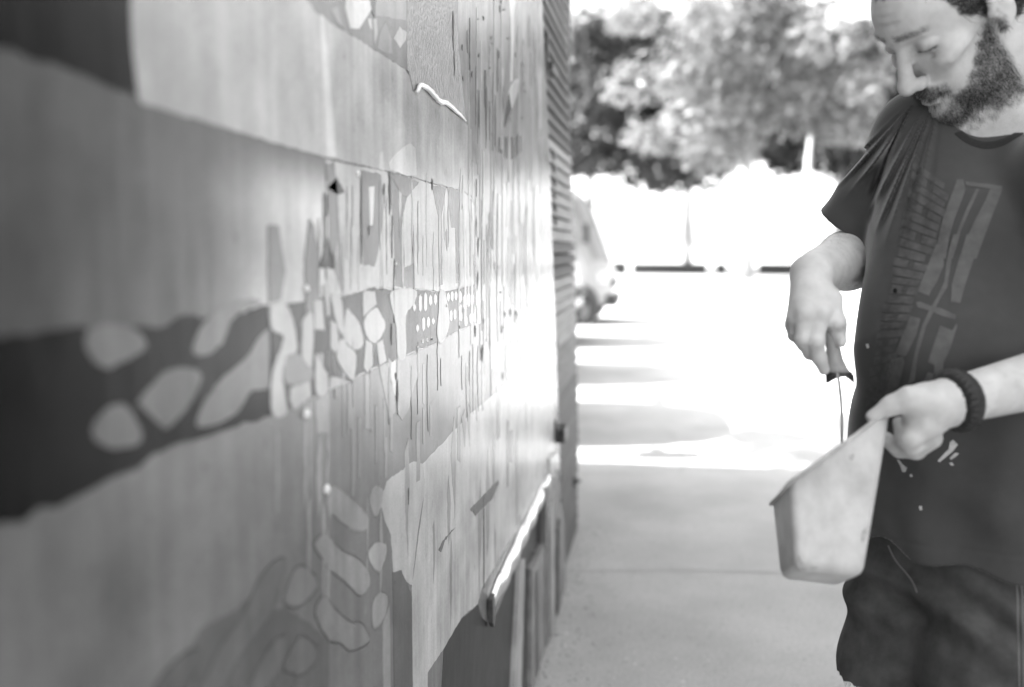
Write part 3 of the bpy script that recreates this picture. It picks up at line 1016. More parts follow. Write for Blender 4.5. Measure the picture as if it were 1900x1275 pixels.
def make_tree(x, y, h, crown_z, rx, label, leaf, bark, n_leaf=7000, leaf_s=.20, trunk_r=.2, n_lobes=46, shell=.55, seed=1, group='trees across the lot', lean=0.0, n_limbs=11):
    R = random.Random(seed)
    g = np.random.default_rng(seed)
    root = empty('tree', (x, y, 0))
    # trunk and limbs
    bm = bmesh.new()
    top = h * .75
    pts = [(lean * t * t * 2 + R.uniform(-.08, .08) * t, R.uniform(-.08, .08) * t, top * t) for t in (0, .1, .25, .4, .55, .7, .85, 1)]
    tube(bm, pts, [trunk_r * (1.35 if t == 0 else 1.05 - .85 * t) for t in (0, .1, .25, .4, .55, .7, .85, 1)], 9)
    limbs = []
    for k in range(n_limbs):
        t = R.uniform(.34, .95)
        base = Vector((lean * t * t * 2, 0, top * t))
        if base.z < crown_z + .2 * (h - crown_z):
            base.z = crown_z + (h - crown_z) * R.uniform(.2, .35)
        a = R.uniform(0, 2 * math.pi)
        L = rx * R.uniform(.55, .95) * (1 - .4 * t)
        e = base + Vector((math.cos(a) * L, math.sin(a) * L, L * R.uniform(.25, .8)))
        m1 = base.lerp(e, .5) + Vector((0, 0, L * .1))
        tube(bm, [base, m1, e], [trunk_r * .38 * (1.1 - t * .5), trunk_r * .24, trunk_r * .06], 6)
        limbs.append(e)
    bm_obj('trunk', bm, bark, root, True)
    # crown of leaves gathered in lobes
    cz = (crown_z + h) / 2
    rz = (h - crown_z) / 2
    lob = []
    for k in range(n_lobes):
        d = Vector((R.gauss(0, 1), R.gauss(0, 1), R.gauss(0, 1))).normalized()
        if d.z < -.6:
            d.z = R.uniform(-.72, -.5)
        q = R.uniform(shell, .95)
        zf = d.z * rz * q
        wf = 1 - .25 * max(0, d.z)
        lob.append((Vector((d.x * rx * q * wf, d.y * rx * q * wf, cz + zf)), R.uniform(.20, .36) * rx * .7))
    per = n_leaf // n_lobes
    cs, = (np.array([[*c] for c, r in lob]),)
    rs = np.array([r for c, r in lob])
    idx = np.repeat(np.arange(n_lobes), per)
    n = len(idx)
    d = g.normal(size=(n, 3))
    d /= np.linalg.norm(d, axis=1)[:, None]
    pos = cs[idx] + d * (rs[idx] * g.uniform(.35, 1.05, n) ** .6)[:, None] * np.array([1.15, 1.15, .72])
    nrm = d * .6 + g.normal(size=(n, 3)) * .5 + np.array([0, 0, .5])
    nrm /= np.linalg.norm(nrm, axis=1)[:, None]
    ref = g.normal(size=(n, 3))
    t1 = np.cross(nrm, ref)
    t1 /= np.linalg.norm(t1, axis=1)[:, None]
    t2 = np.cross(nrm, t1)
    s = leaf_s * g.uniform(.55, 1.35, n)[:, None]
    v = np.stack([pos - t1 * s, pos - t2 * s * .42 + nrm * s * .12, pos + t1 * s * 1.1, pos + t2 * s * .42 + nrm * s * .12], 1).reshape(-1, 3)
    f = np.arange(4 * n).reshape(-1, 4)
    cr = new_obj('crown', v, f, leaf, root)
    cr['kind'] = 'stuff'
    tag(root, label, 'tree', group)
    return root


make_tree(px_x(1388, 40), 40, 14.5, 2.6, 6.0, 'broad pale-leaved tree with a bright slim trunk in the middle of the lot edge', leaf_light, bark_m, 13000, .22, .19, 64, .3, 3)
make_tree(px_x(1095, 52), 52, 14.0, 2.6, 7.0, 'dark dense tree rising just above the parked vans', leaf_mid, bark_m, 14000, .24, .25, 60, .15, 5)
make_tree(px_x(1275, 58), 58, 15.0, 3.0, 7.5, 'dark tree filling the gap behind the pale-leaved tree', leaf_dark, bark_m, 16000, .27, .25, 70, .1, 8)
make_tree(px_x(1555, 52), 52, 12.2, 3.2, 6.4, 'dark tree half hidden behind the raised sleeve', leaf_dark, bark_m, 15000, .25, .24, 60, .1, 13)
make_tree(px_x(1496, 45), 45, 9.2, 7.3, 1.9, 'slender white upright under a small leaf crown before the dark trees', leaf_light, mat('white_upright', .8, rough=.8), 3200, .17, .24, 22, .3, 21, n_limbs=0)  # plain white limbless upright with a small leaf crown
make_tree(px_x(1640, 46), 46, 12.0, 3.4, 4.6, 'leafy tree behind the bowed head', leaf_mid, bark_m, 9000, .19, .22, 50, .3, 34)
make_tree(px_x(1860, 50), 50, 14.0, 2.6, 6.0, 'dark tree at the far right behind the neck', leaf_mid, bark_m, 10000, .22, .25, 50, .3, 55)
make_tree(-4.9, 6.6, 8.2, 6.0, 1.15, 'leafy tree behind the shed that dapples the paving with shade', leaf_mid, dark_bark_m, 2600, .13, .14, 26, .2, 77, group='trees behind the shed')
make_tree(-1.9, 6.0, 4.0, 2.5, .85, 'unseen bushy tree added at the shed corner to roughen the shade edge', leaf_mid, dark_bark_m, 1500, .06, .05, 24, .2, 91, group='trees behind the shed')  # unseen bush added to make the shade edge on the paving ragged

# ------------------------------------------------------------------ organic surfaces: smooth unions sampled on a sparse grid
class Shape:
    def __init__(self):
        self.ops = []

    def add(self, kind, fn, c, r, k):
        self.ops.append((kind, fn, np.array(c, float), float(r), float(k)))

    def cone(self, a, b, ra, rb, k=.02, op='+'):
        a, b = np.array(a, float), np.array(b, float)
        ba = b - a
        bb = max(1e-9, float(ba @ ba))

        def fn(p):
            q = p - a
            t = np.clip(q @ ba / bb, 0, 1)
            return np.linalg.norm(q - t[:, None] * ba, axis=1) - (ra + (rb - ra) * t)
        self.add(op, fn, (a + b) / 2, math.sqrt(bb) / 2 + max(ra, rb), k)

    def chain(self, pts, rs, k=.01, op='+'):
        for i in range(len(pts) - 1):
            self.cone(pts[i], pts[i + 1], rs[i], rs[i + 1], k, op)

    def ell(self, c, r, k=.02, rot=None, op='+'):
        c, r = np.array(c, float), np.array(r, float)
        M = None if rot is None else np.array(rot, float)

        def fn(p):
            q = p - c
            if M is not None:
                q = q @ M
            k0 = np.linalg.norm(q / r, axis=1)
            k1 = np.linalg.norm(q / (r * r), axis=1)
            return k0 * (k0 - 1) / np.maximum(k1, 1e-6)
        self.add(op, fn, c, r.max(), k)

    def custom(self, op, fn, c, r, k=.0):
        self.add(op, fn, c, r, k)

    def value(self, p, near=None, h=0):
        d = np.full(len(p), 1.0)
        for kind, fn, c, r, k in self.ops:
            if near is not None and kind in '+-' and np.linalg.norm(near - c) - r - h > .09:
                continue
            e = fn(p)
            if kind == '+':
                if k > 0:
                    hh = np.maximum(k - np.abs(d - e), 0) / k
                    d = np.minimum(d, e) - hh * hh * k * .25
                else:
                    d = np.minimum(d, e)
            elif kind == '-':
                if k > 0:
                    hh = np.maximum(k - np.abs(d + e), 0) / k
                    d = np.maximum(d, -e) + hh * hh * k * .25
                else:
                    d = np.maximum(d, -e)
            elif kind == '&':
                d = np.maximum(d, e)
            elif kind == '~':
                d = d + e
        return d

    def mesh(self, lo, hi, vox, B=16):
        lo, hi = np.array(lo, float), np.array(hi, float)
        nb = np.ceil((hi - lo) / (vox * B)).astype(int)
        ii = np.stack(np.meshgrid(*[np.arange(n) for n in nb], indexing='ij'), -1).reshape(-1, 3)
        cen = lo + (ii + .5) * vox * B
        hdiag = vox * B * math.sqrt(3) / 2
        f = self.value(cen)
        keep = ii[np.abs(f) < hdiag * 1.6 + .012]
        off = np.stack(np.meshgrid(*[np.arange(B + 1)] * 3, indexing='ij'), -1).reshape(-1, 3)
        dims = nb * B + 1
        ids_all, pos_all, cor_all = [], [], []
        CO = np.array([[0, 0, 0], [1, 0, 0], [0, 1, 0], [1, 1, 0], [0, 0, 1], [1, 0, 1], [0, 1, 1], [1, 1, 1]])
        ED = [(0, 1), (2, 3), (4, 5), (6, 7), (0, 2), (1, 3), (4, 6), (5, 7), (0, 4), (1, 5), (2, 6), (3, 7)]
        for b in keep:
            g = b * B + off
            c = lo + (b + .5) * vox * B
            v = self.value(lo + g * vox, c, hdiag).reshape(B + 1, B + 1, B + 1)
            if v.min() > 0 or v.max() < 0:
                continue
            cs = np.stack([v[o[0]:o[0] + B, o[1]:o[1] + B, o[2]:o[2] + B] for o in CO], -1)
            s = cs < 0
            act = s.any(-1) & ~s.all(-1)
            if not act.any():
                continue
            loc = np.argwhere(act)
            cv = cs[act]
            acc = np.zeros((len(loc), 3))
            cnt = np.zeros(len(loc))
            for a, e in ED:
                x = (cv[:, a] < 0) != (cv[:, e] < 0)
                t = np.where(x, cv[:, a] / np.where(x, cv[:, a] - cv[:, e], 1), 0)
                acc += np.where(x[:, None], CO[a] + t[:, None] * (CO[e] - CO[a]), 0)
                cnt += x
            gl = b * B + loc
            ids_all.append((gl[:, 0] * dims[1] + gl[:, 1]) * dims[2] + gl[:, 2])
            pos_all.append(lo + (gl + acc / cnt[:, None]) * vox)
            cor_all.append(cv[:, [0, 1, 2, 4]] < 0)
        ids = np.concatenate(ids_all)
        pos = np.concatenate(pos_all)
        cor = np.concatenate(cor_all)
        o = np.argsort(ids)
        ids, pos, cor = ids[o], pos[o], cor[o]
        st = np.array([dims[1] * dims[2], dims[2], 1])
        quads = []
        for ax, (u, w) in enumerate(((1, 2), (2, 0), (0, 1))):
            sel = np.where(cor[:, 0] != cor[:, ax + 1])[0]
            base = ids[sel]
            q = np.stack([base, base - st[u], base - st[u] - st[w], base - st[w]], 1)
            w_ = np.searchsorted(ids, q)
            w_ = np.minimum(w_, len(ids) - 1)
            ok = (ids[w_] == q).all(1)
            w_ = w_[ok]
            flip = cor[sel[ok], 0]
            w_[~flip] = w_[~flip][:, ::-1]
            quads.append(w_)
        return pos, np.concatenate(quads)


def V(px, py, d):
    return np.array(at(px, py, d))


RGT = np.array(_r)
DEP = np.array(Vector((-math.sin(YAW), math.cos(YAW), 0)))
UP = np.array([0., 0., 1.])
b_yaw = math.radians(45)
B_FWD = -math.cos(b_yaw) * RGT - math.sin(b_yaw) * DEP
B_LEFT = math.cos(b_yaw) * RGT - math.sin(b_yaw) * DEP
B_ROT = np.stack([B_FWD, B_LEFT, UP], 1)

# head frame, turned three quarters and bowed
HC = V(1770, 34, 1.44)
rd = np.array(ray(1759, 100).normalized())
hr = np.cross(rd, UP)
hr /= np.linalg.norm(hr)
hu = np.cross(hr, rd)


def head_rot(yaw, pitch, roll):
    y, p, r = map(math.radians, (yaw, pitch, roll))
    cy, sy, cp, sp, cr, sr = math.cos(y), math.sin(y), math.cos(p), math.sin(p), math.cos(r), math.sin(r)
    Ry = np.array([[cp, 0, sp], [0, 1, 0], [-sp, 0, cp]])
    Rx = np.array([[1, 0, 0], [0, cr, -sr], [0, sr, cr]])
    Rz = np.array([[cy, -sy, 0], [sy, cy, 0], [0, 0, 1]])
    return Rz @ Ry @ Rx


H_ROT = np.stack([hr, rd, hu], 1) @ head_rot(222, 37, 0)      # columns: face forward, left, up


def HL(x, y, z):
    return HC + H_ROT @ np.array([x, y, z], float)


def to_head(p):
    return (p - HC) @ H_ROT


body = Shape()


def hell(c, r, k=.02, op='+', tilt=None):
    rot = H_ROT
    if tilt is not None:
        rot = H_ROT @ np.array(Matrix.Rotation(tilt[1], 3, tilt[0]))
    body.ell(HL(*c), r, k, rot, op)


def hcone(a, b, ra, rb, k=.01, op='+'):
    body.cone(HL(*a), HL(*b), ra, rb, k, op)


NECK_BASE = V(1868, 262, 1.53)
hell((-.016, 0, .056), (.112, .079, .090), 0)
hell((-.075, 0, .0), (.045, .058, .06), .03)
hell((.047, 0, .052), (.051, .060, .050), .02)
hell((.045, 0, -.018), (.047, .060, .066), .02)
hell((.036, 0, -.066), (.052, .054, .046), .02)
hell((.080, 0, -.100), (.021, .025, .019), .016)
body.cone(HL(-.036, 0, -.035), NECK_BASE, .061, .066, .03)
for s in (-1, 1):
    hell((.060, s * .044, -.012), (.028, .021, .020), .016)
    hcone((.092, s * .008, .040), (.082, s * .036, .043), .0105, .008, .012)
    hell((.103, s * .034, .019), (.022, .020, .0135), .012, '-')
    hell((.0775, s * .033, .0185), (.0150, .0165, .0125), .004)
    hcone((.0915, s * .019, .0115), (.083, s * .047, .0135), .0012, .0012, .003, '-')
hcone((.092, 0, .029), (.115, 0, -.020), .0078, .0118, .009)
hell((.1175, 0, -.026), (.0142, .0140, .0132), .006)
for s in (-1, 1):
    hell((.105, s * .0135, -.0305), (.0125, .0075, .0095), .005)
    hell((.111, s * .007, -.0405), (.006, .0036, .0045), .003, '-')
    hcone((.098, s * .022, -.030), (.086, s * .036, -.058), .0016, .0016, .006, '-')
    hell((-.012, s * .080, .006), (.019, .0085, .031), .004, tilt=('Y', .25))
    hell((-.006, s * .089, .006), (.0085, .006, .015), .004, '-')
    hell((-.004, s * .079, -.020), (.009, .006, .009), .006)
    hell((.006, s * .077, .004), (.005, .005, .007), .004)
hell((.090, 0, -.054), (.015, .028, .014), .010)
hell((.0985, 0, -.0605), (.0080, .022, .0050), .004)
hell((.0965, 0, -.0705), (.0085, .019, .0062), .005)
hcone((.108, -.022, -.0655), (.100, 0, -.0650), .0030, .0030, .003, '-')
hcone((.108, .022, -.0655), (.100, 0, -.0650), .0030, .0030, .003, '-')

# furrows, eye bags, cheek hollow
for s in (-1, 1):
    hcone((.089, s * .016, .004), (.080, s * .042, -.002), .0014, .0012, .006, '-')
    hell((.048, s * .058, -.046), (.028, .007, .024), .022, '-')
    hcone((.1005, s * .0045, .048), (.101, s * .0055, .034), .0013, .0013, .004, '-')
for zz in (.066, .078, .090):
    hcone((.099 - (zz - .06) * .25, -.026, zz), (.099 - (zz - .06) * .25, .026, zz + .002), .0012, .0012, .006, '-')

# trunk under the clothes
CHEST = V(1812, 480, 1.52)
BELLY = V(1800, 830, 1.49)
HIPS = V(1795, 1010, 1.49)
body.ell(CHEST, (.105, .165, .20), .05, B_ROT)
body.ell(BELLY, (.105, .15, .22), .05, B_ROT)
body.ell(HIPS, (.10, .155, .12), .05, B_ROT)
SH_R, SH_L = V(1706, 246, 1.545), V(1990, 330, 1.36)
body.cone(NECK_BASE, SH_R, .055, .05, .04)
body.cone(NECK_BASE, SH_L, .055, .05, .04)
EL_R, WR_R = V(1592, 476, 1.68), V(1507, 508, 1.40)
body.cone(SH_R, EL_R, .048, .044, .02)
fm = EL_R * .72 + WR_R * .28
body.cone(EL_R, fm, .043, .0455, .02)
body.cone(fm, WR_R, .0455, .030, .015)
EL_L, WR_L = V(2118, 655, 1.36), V(1770, 744, 1.255)
body.cone(SH_L, EL_L, .052, .043, .02)
fl = EL_L * .7 + WR_L * .3
body.cone(EL_L, fl, .042, .043, .02)
body.cone(fl, WR_L, .043, .0295, .015)

# right hand closed on the knife handle
k0 = .007
mc = [V(1523, 580, 1.335), V(1494, 582, 1.335), V(1478, 590, 1.352), V(1474, 602, 1.374)]
hub = V(1506, 520, 1.375)
for i, m_ in enumerate(mc):
    body.cone(WR_R * .6 + hub * .4, m_, .0225, .0135, .012)
body.chain([mc[0], V(1514, 634, 1.330), V(1520, 664, 1.338), V(1529, 686, 1.346)], [.0120, .0102, .0092, .0078], k0)
body.chain([mc[1], V(1489, 628, 1.338), V(1503, 655, 1.352), V(1512, 660, 1.368)], [.0125, .0102, .0092, .0080], .005)
body.chain([mc[2], V(1478, 616, 1.362), V(1492, 640, 1.374), V(1502, 643, 1.390)], [.0120, .0098, .0090, .0078], .005)
body.chain([mc[3], V(1474, 622, 1.382), V(1486, 634, 1.396), V(1498, 634, 1.408)], [.0105, .0088, .0080, .0070], .005)
body.chain([V(1516, 528, 1.37), V(1541, 556, 1.352), V(1552, 600, 1.345), V(1558, 632, 1.345)], [.0165, .0140, .0118, .0095], .010)

# left hand gripping the corner of the tray
P1 = V(1722, 757, 1.250)
body.cone(WR_L, P1, .0285, .0285, .014)
body.cone(P1, V(1716, 785, 1.252), .0285, .023, .014)
body.cone(P1, V(1700, 806, 1.265), .022, .014, .012)
body.chain([V(1715, 742, 1.243), V(1688, 741, 1.240), V(1655, 752, 1.250), V(1618, 773, 1.256)], [.019, .0150, .0115, .0080], .009)
body.chain([V(1712, 790, 1.240), V(1690, 815, 1.243), V(1676, 812, 1.262), V(1668, 785, 1.276)], [.0175, .0125, .0100, .0082], .006)
body.chain([V(1722, 806, 1.262), V(1692, 828, 1.272), V(1660, 826, 1.298), V(1640, 810, 1.305)], [.0165, .0120, .0100, .0082], .005)
body.chain([V(1726, 812, 1.285), V(1700, 836, 1.305), V(1668, 836, 1.325), V(1648, 822, 1.33)], [.0155, .0115, .0095, .0080], .005)
body.chain([V(1728, 808, 1.305), V(1704, 832, 1.330), V(1678, 834, 1.348), V(1660, 824, 1.352)], [.0130, .0100, .0085, .0072], .005)

# knuckles, tendons and finger creases
for a_, b_2 in ((mc[0], V(1514, 634, 1.330)), (mc[1], V(1489, 628, 1.338)), (mc[2], V(1478, 616, 1.362))):
    body.ell(a_ - DEP * .004, (.0105, .0105, .0095), .006)
    body.ell(b_2 - DEP * .003, (.0098, .0098, .0090), .005)
    body.cone(hub * .4 + a_ * .6 - DEP * .0115, a_ - DEP * .008, .0022, .0034, .006)
body.cone(V(1500, 530, 1.352), V(1512, 556, 1.340), .0018, .0018, .005)
body.ell(V(1552, 600, 1.334), (.0115, .0115, .0095), .005)
body.ell(V(1562, 634, 1.336), (.0062, .0050, .0085), .002)
for p_ in (V(1690, 815, 1.236), V(1692, 828, 1.262)):
    body.ell(p_, (.0122, .0122, .0112), .005)
body.cone(V(1738, 742, 1.228), V(1700, 735, 1.226), .0022, .0022, .006)
body.cone(V(1742, 760, 1.224), V(1716, 782, 1.226), .0020, .0020, .006)

# legs
HIP_R, HIP_L = V(1700, 1040, 1.56), V(1850, 1060, 1.43)
KN_R, KN_L = V(1665, 1395, 1.55), V(1850, 1430, 1.38)
FT_R = np.array([*(KN_R[:2] - B_FWD[:2] * .03), .085])
FT_L = np.array([*(KN_L[:2] - B_FWD[:2] * .03), .085])
for hp, kn, ft in ((HIP_R, KN_R, FT_R), (HIP_L, KN_L, FT_L)):
    body.cone(hp, kn, .082, .052, .03)
    cf = kn * .7 + ft * .3 - B_FWD * .015
    body.cone(kn, cf, .050, .054, .02)
    body.cone(cf, ft, .054, .036, .02)
    body.cone(ft - np.array([0, 0, .03]) - B_FWD * .02, ft + B_FWD * .13 - np.array([0, 0, .05]), .036, .026, .02)

bv, bf = body.mesh((.05, .9, -.02), (1.25, 2.1, 1.85), .003)
person = new_obj('person', bv, bf, None, None, True)
tag(person, 'bearded man in a dark printed T-shirt biting his collar, scooping filler with a knife', 'person')

# pigment mask: hair, beard, brows, lashes, lips, and painted shade round the eyes
hp_ = to_head(bv)
x, y, z = hp_.T
ay = np.abs(y)
ss = lambda v, a, b: np.clip((v - a) / (b - a), 0, 1) ** 2 * (3 - 2 * np.clip((v - a) / (b - a), 0, 1))
wob = .006 * np.sin(x * 190 + 1) * np.sin(z * 230) + .004 * np.sin(y * 320 + x * 150)
in_head = (z > -.16) & (np.abs(x) < .15) & (ay < .11) & (np.linalg.norm(bv - HC, axis=1) < .19)
hairline = np.interp(x, [-.11, -.06, -.025, .0, .012, .028, .042, .056, .072, .095], [-.045, -.040, -.03, .006, .006, .018, .040, .072, .100, .108])
hair = ss(z + wob, hairline - .004, hairline + .008)
ear = (ay > .0745) & (np.abs(z - .004) < .04) & (x > -.035) & (x < .014)
hair = np.where(ear, 0, hair)
# beard: jaw line, chin, moustache, sideburns
jaw_top = np.interp(x, [-.02, .0, .02, .045, .065, .085, .11], [.0, .0, -.022, -.046, -.056, -.072, -.076])
wob2 = wob + .005 * np.sin(x * 410 + z * 300) * np.sin(z * 520 + y * 200)
bd = ss(jaw_top - z + wob2, -.010, .020) * ss(x, -.012, .004)
bd *= 1 - .55 * ss(.078 - np.abs(z + .082) * 2 - ay * 1.2, .03, .06) * ss(x, .075, .085)
must = ss(.012 - np.abs(z + .050 + ay * .22), -.002, .006) * ss(x, .070, .080) * ss(.036 - ay, 0, .01)
under = (z < -.118)
neckcut = ss(-.150 - z + .2 * (x + .02), -.02, .0)
bd = np.maximum(bd, must)
bd *= 1 - ss(-.030 - x, -.03, .0)
bd *= ss(z + wob2, -.150, -.118)
lips = ss(.006 - np.abs(z + .066), -.002, .003) * ss(.02 - ay, -.002, .006) * ss(x, .092, .097)
brow = ss(.0055 - np.abs(z - .0455 + .06 * np.maximum(ay - .03, 0)), -.002, .004) * ss(ay, .006, .014) * ss(.055 - ay, 0, .008) * ss(x, .05, .06)
lash = ss(.0026 - np.abs(z - .0115 - .06 * (ay - .033)), -.0012, .001) * ss(.018 - np.abs(ay - .033), 0, .004) * ss(x, .07, .08)
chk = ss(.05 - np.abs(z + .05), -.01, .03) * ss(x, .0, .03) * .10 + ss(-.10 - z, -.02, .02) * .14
socket_shade = .34 * ss(.016 - np.abs(z - .012), 0, .012) * ss(.03 - np.abs(ay - .03), 0, .016) * ss(x, .06, .08)
mask = np.clip(np.maximum.reduce([hair * .97, bd * .74, chk, socket_shade, brow * .58, lash * .8, lips * .25]), 0, 1) * in_head
me = person.data
at1 = me.attributes.new('pigment_shade', 'FLOAT', 'POINT')
at1.data.foreach_set('value', mask.astype(np.float32))

skin = bpy.data.materials.new('skin')
nt, b = nodes_of(skin)
L = nt.links.new
an = nt.nodes.new('ShaderNodeAttribute')
an.attribute_name = 'pigment_shade'
tc = nt.nodes.new('ShaderNodeTexCoord')
n1 = nt.nodes.new('ShaderNodeTexNoise')
n1.inputs['Scale'].default_value = 38
n1.inputs['Detail'].default_value = 6
L(tc.outputs['Object'], n1.inputs['Vector'])
r1 = nt.nodes.new('ShaderNodeMapRange')
r1.inputs['From Min'].default_value, r1.inputs['From Max'].default_value = .3, .7
r1.inputs['To Min'].default_value, r1.inputs['To Max'].default_value = .53, .69
L(n1.outputs['Fac'], r1.inputs['Value'])
n2 = nt.nodes.new('ShaderNodeTexNoise')
n2.inputs['Scale'].default_value = 420
n2.inputs['Detail'].default_value = 3
L(tc.outputs['Object'], n2.inputs['Vector'])
r2 = nt.nodes.new('ShaderNodeMapRange')
r2.inputs['From Min'].default_value, r2.inputs['From Max'].default_value = .35, .65
r2.inputs['To Min'].default_value, r2.inputs['To Max'].default_value = .7, 1.15
L(n2.outputs['Fac'], r2.inputs['Value'])
mu = nt.nodes.new('ShaderNodeMath')
mu.operation = 'MULTIPLY'
mu.use_clamp = True
L(an.outputs['Fac'], mu.inputs[0])
L(r2.outputs[0], mu.inputs[1])
mx = nt.nodes.new('ShaderNodeMix')
mx.inputs['B'].default_value = .022
L(mu.outputs[0], mx.inputs['Factor'])
L(r1.outputs[0], mx.inputs['A'])
L(mx.outputs['Result'], b.inputs['Base Color'])
b.inputs['Roughness'].default_value = .52
b.inputs['Specular IOR Level'].default_value = .4
b.inputs['Subsurface Weight'].default_value = .12
b.inputs['Subsurface Radius'].default_value = (.008, .008, .008)
b.inputs['Subsurface Scale'].default_value = .5
bp = nt.nodes.new('ShaderNodeBump')
bp.inputs['Strength'].default_value = .45
bp.inputs['Distance'].default_value = .0016
L(n2.outputs['Fac'], bp.inputs['Height'])
L(bp.outputs[0], b.inputs['Normal'])
me.materials.append(skin)

# hair strands
nv = len(bv)
nrm = np.zeros((nv, 3), np.float32)
me.vertex_normals.foreach_get('vector', nrm.ravel()) if hasattr(me, 'vertex_normals') else me.vertices.foreach_get('normal', nrm.ravel())


def strands(name, weight, n, ln, wd, droop, material):
    w = weight * in_head
    idx = rng.choice(nv, n, p=w / w.sum())
    p0 = bv[idx] + rng.normal(0, .0009, (n, 3))
    nn = nrm[idx]
    dirs = nn * .55 + H_ROT @ np.array(droop) + rng.normal(0, .33, (n, 3))
    dirs /= np.linalg.norm(dirs, axis=1)[:, None]
    ll = ln * rng.uniform(.5, 1.3, n)[:, None]
    sd = np.cross(dirs, rng.normal(size=(n, 3)))
    sd /= np.linalg.norm(sd, axis=1)[:, None]
    mid = p0 + dirs * ll * .55
    tip = p0 + dirs * ll * .8 + (H_ROT @ np.array(droop) + nn * .1) * ll * .45
    v = np.stack([p0 - nn * .001 - sd * wd, p0 - nn * .001 + sd * wd, mid + sd * wd * .8, mid - sd * wd * .8, tip], 1).reshape(-1, 3)
    b0 = np.arange(n) * 5
    f = [(int(i), int(i + 1), int(i + 2), int(i + 3)) for i in b0] + [(int(i + 3), int(i + 2), int(i + 4)) for i in b0]
    o = new_obj(name, v, f, material, person)
    o['kind'] = 'stuff'
    return o


hair_m = mat('dark_hair', .02, rough=.45, spec=.4)
strands('hair', np.where(hair > .5, hair, 0), 14000, .020, .0003, (-.75, 0, -.35), hair_m)
strands('beard', np.where(bd > .06, bd, 0) ** 1.5, 11000, .0075, .00018, (.25, 0, -.75), hair_m)
strands('eyebrows', np.where(brow > .3, brow, 0), 220, .006, .00018, (-.1, 0, .5), hair_m)

# fine hair on the forearms
for a_, b_2, nm in ((EL_L, WR_L, 'arm_hair'), (EL_R, WR_R, 'arm_hair')):
    ax_ = (b_2 - a_) / np.linalg.norm(b_2 - a_)
    t_ = (bv - a_) @ ax_ / np.linalg.norm(b_2 - a_)
    rad_ = np.linalg.norm(bv - a_ - ((bv - a_) @ ax_)[:, None] * ax_, axis=1)
    cand = np.where((t_ > .15) & (t_ < .93) & (rad_ < .06))[0]
    n_ = 900
    idx = rng.choice(cand, n_)
    p0 = bv[idx]
    dd = nrm[idx] * .35 + ax_ * .8 + rng.normal(0, .3, (n_, 3)) - UP * .2
    dd /= np.linalg.norm(dd, axis=1)[:, None]
    sd = np.cross(dd, nrm[idx])
    ll = rng.uniform(.006, .014, n_)[:, None]
    vv = np.stack([p0 - sd * .00012, p0 + sd * .00012, p0 + dd * ll], 1).reshape(-1, 3)
    o = new_obj(nm, vv, np.arange(3 * n_).reshape(-1, 3), hair_m, person)
    o['kind'] = 'stuff'

# ------------------------------------------------------------------ T-shirt
shirt = Shape()
FOLD0 = V(1697, 188, 1.52)
APEX = V(1763, 113, 1.48)
shirt.ell(CHEST - np.array([0, 0, .02]), (.126, .186, .225), 0, B_ROT)
shirt.ell(BELLY, (.138, .178, .26), .05, B_ROT)
shirt.cone(V(1795, 900, 1.49), V(1795, 1050, 1.485), .158, .166, .06)
shirt.cone(NECK_BASE - np.array([0, 0, .050]), SH_R, .060, .058, .04)
shirt.cone(NECK_BASE - np.array([0, 0, .055]), SH_L - np.array([0, 0, .01]), .066, .066, .04)
shirt.cone(SH_R, V(1738, 640, 1.43), .052, .110, .04)
shirt.cone(SH_R + B_FWD * .02 - np.array([0, 0, .02]), V(1775, 420, 1.44), .045, .080, .04)
hem_c = V(1586, 424, 1.625)
axis = hem_c - SH_R
axis /= np.linalg.norm(axis)
shirt.cone(SH_R, hem_c + axis * .03, .050, .065, .03)
hl = V(2060, 560, 1.36)
al = (EL_L - SH_L) / np.linalg.norm(EL_L - SH_L)
shirt.cone(SH_L, SH_L + al * .2, .070, .064, .04)
# neck opening and sleeve hollows
shirt.cone(NECK_BASE + (NECK_BASE - HC) * .05, HL(-.02, 0, -.04), .071, .060, .004, '-')
neck_dir = (HC - NECK_BASE) / np.linalg.norm(HC - NECK_BASE)
shirt.ell(NECK_BASE + B_FWD * .040 + np.array([0, 0, .030]), (.088, .086, .058), .005, B_ROT, '-')
shirt.cone(hem_c - axis * .012, hem_c + axis * .2, .054, .054, .004, '-')
# cut sleeves at the hem
shirt.custom('-', lambda p: np.maximum(.0 - (p - hem_c) @ axis, np.linalg.norm(p - hem_c - axis * .08, axis=1) - .115), hem_c + axis * .06, .14)
hem_l = SH_L + al * .17
shirt.custom('-', lambda p: np.maximum(.0 - (p - hem_l) @ al, np.linalg.norm((p - hem_l) - ((p - hem_l) @ al)[:, None] * al, axis=1) - .078), hem_l + al * .06, .2)
HEM_Z = .868


def hem_fn(p):
    return (HEM_Z + .006 * np.sin(p[:, 0] * 23) + .004 * np.sin(p[:, 1] * 31)) - p[:, 2]


shirt.custom('&', hem_fn, (0, 0, 0), 99)


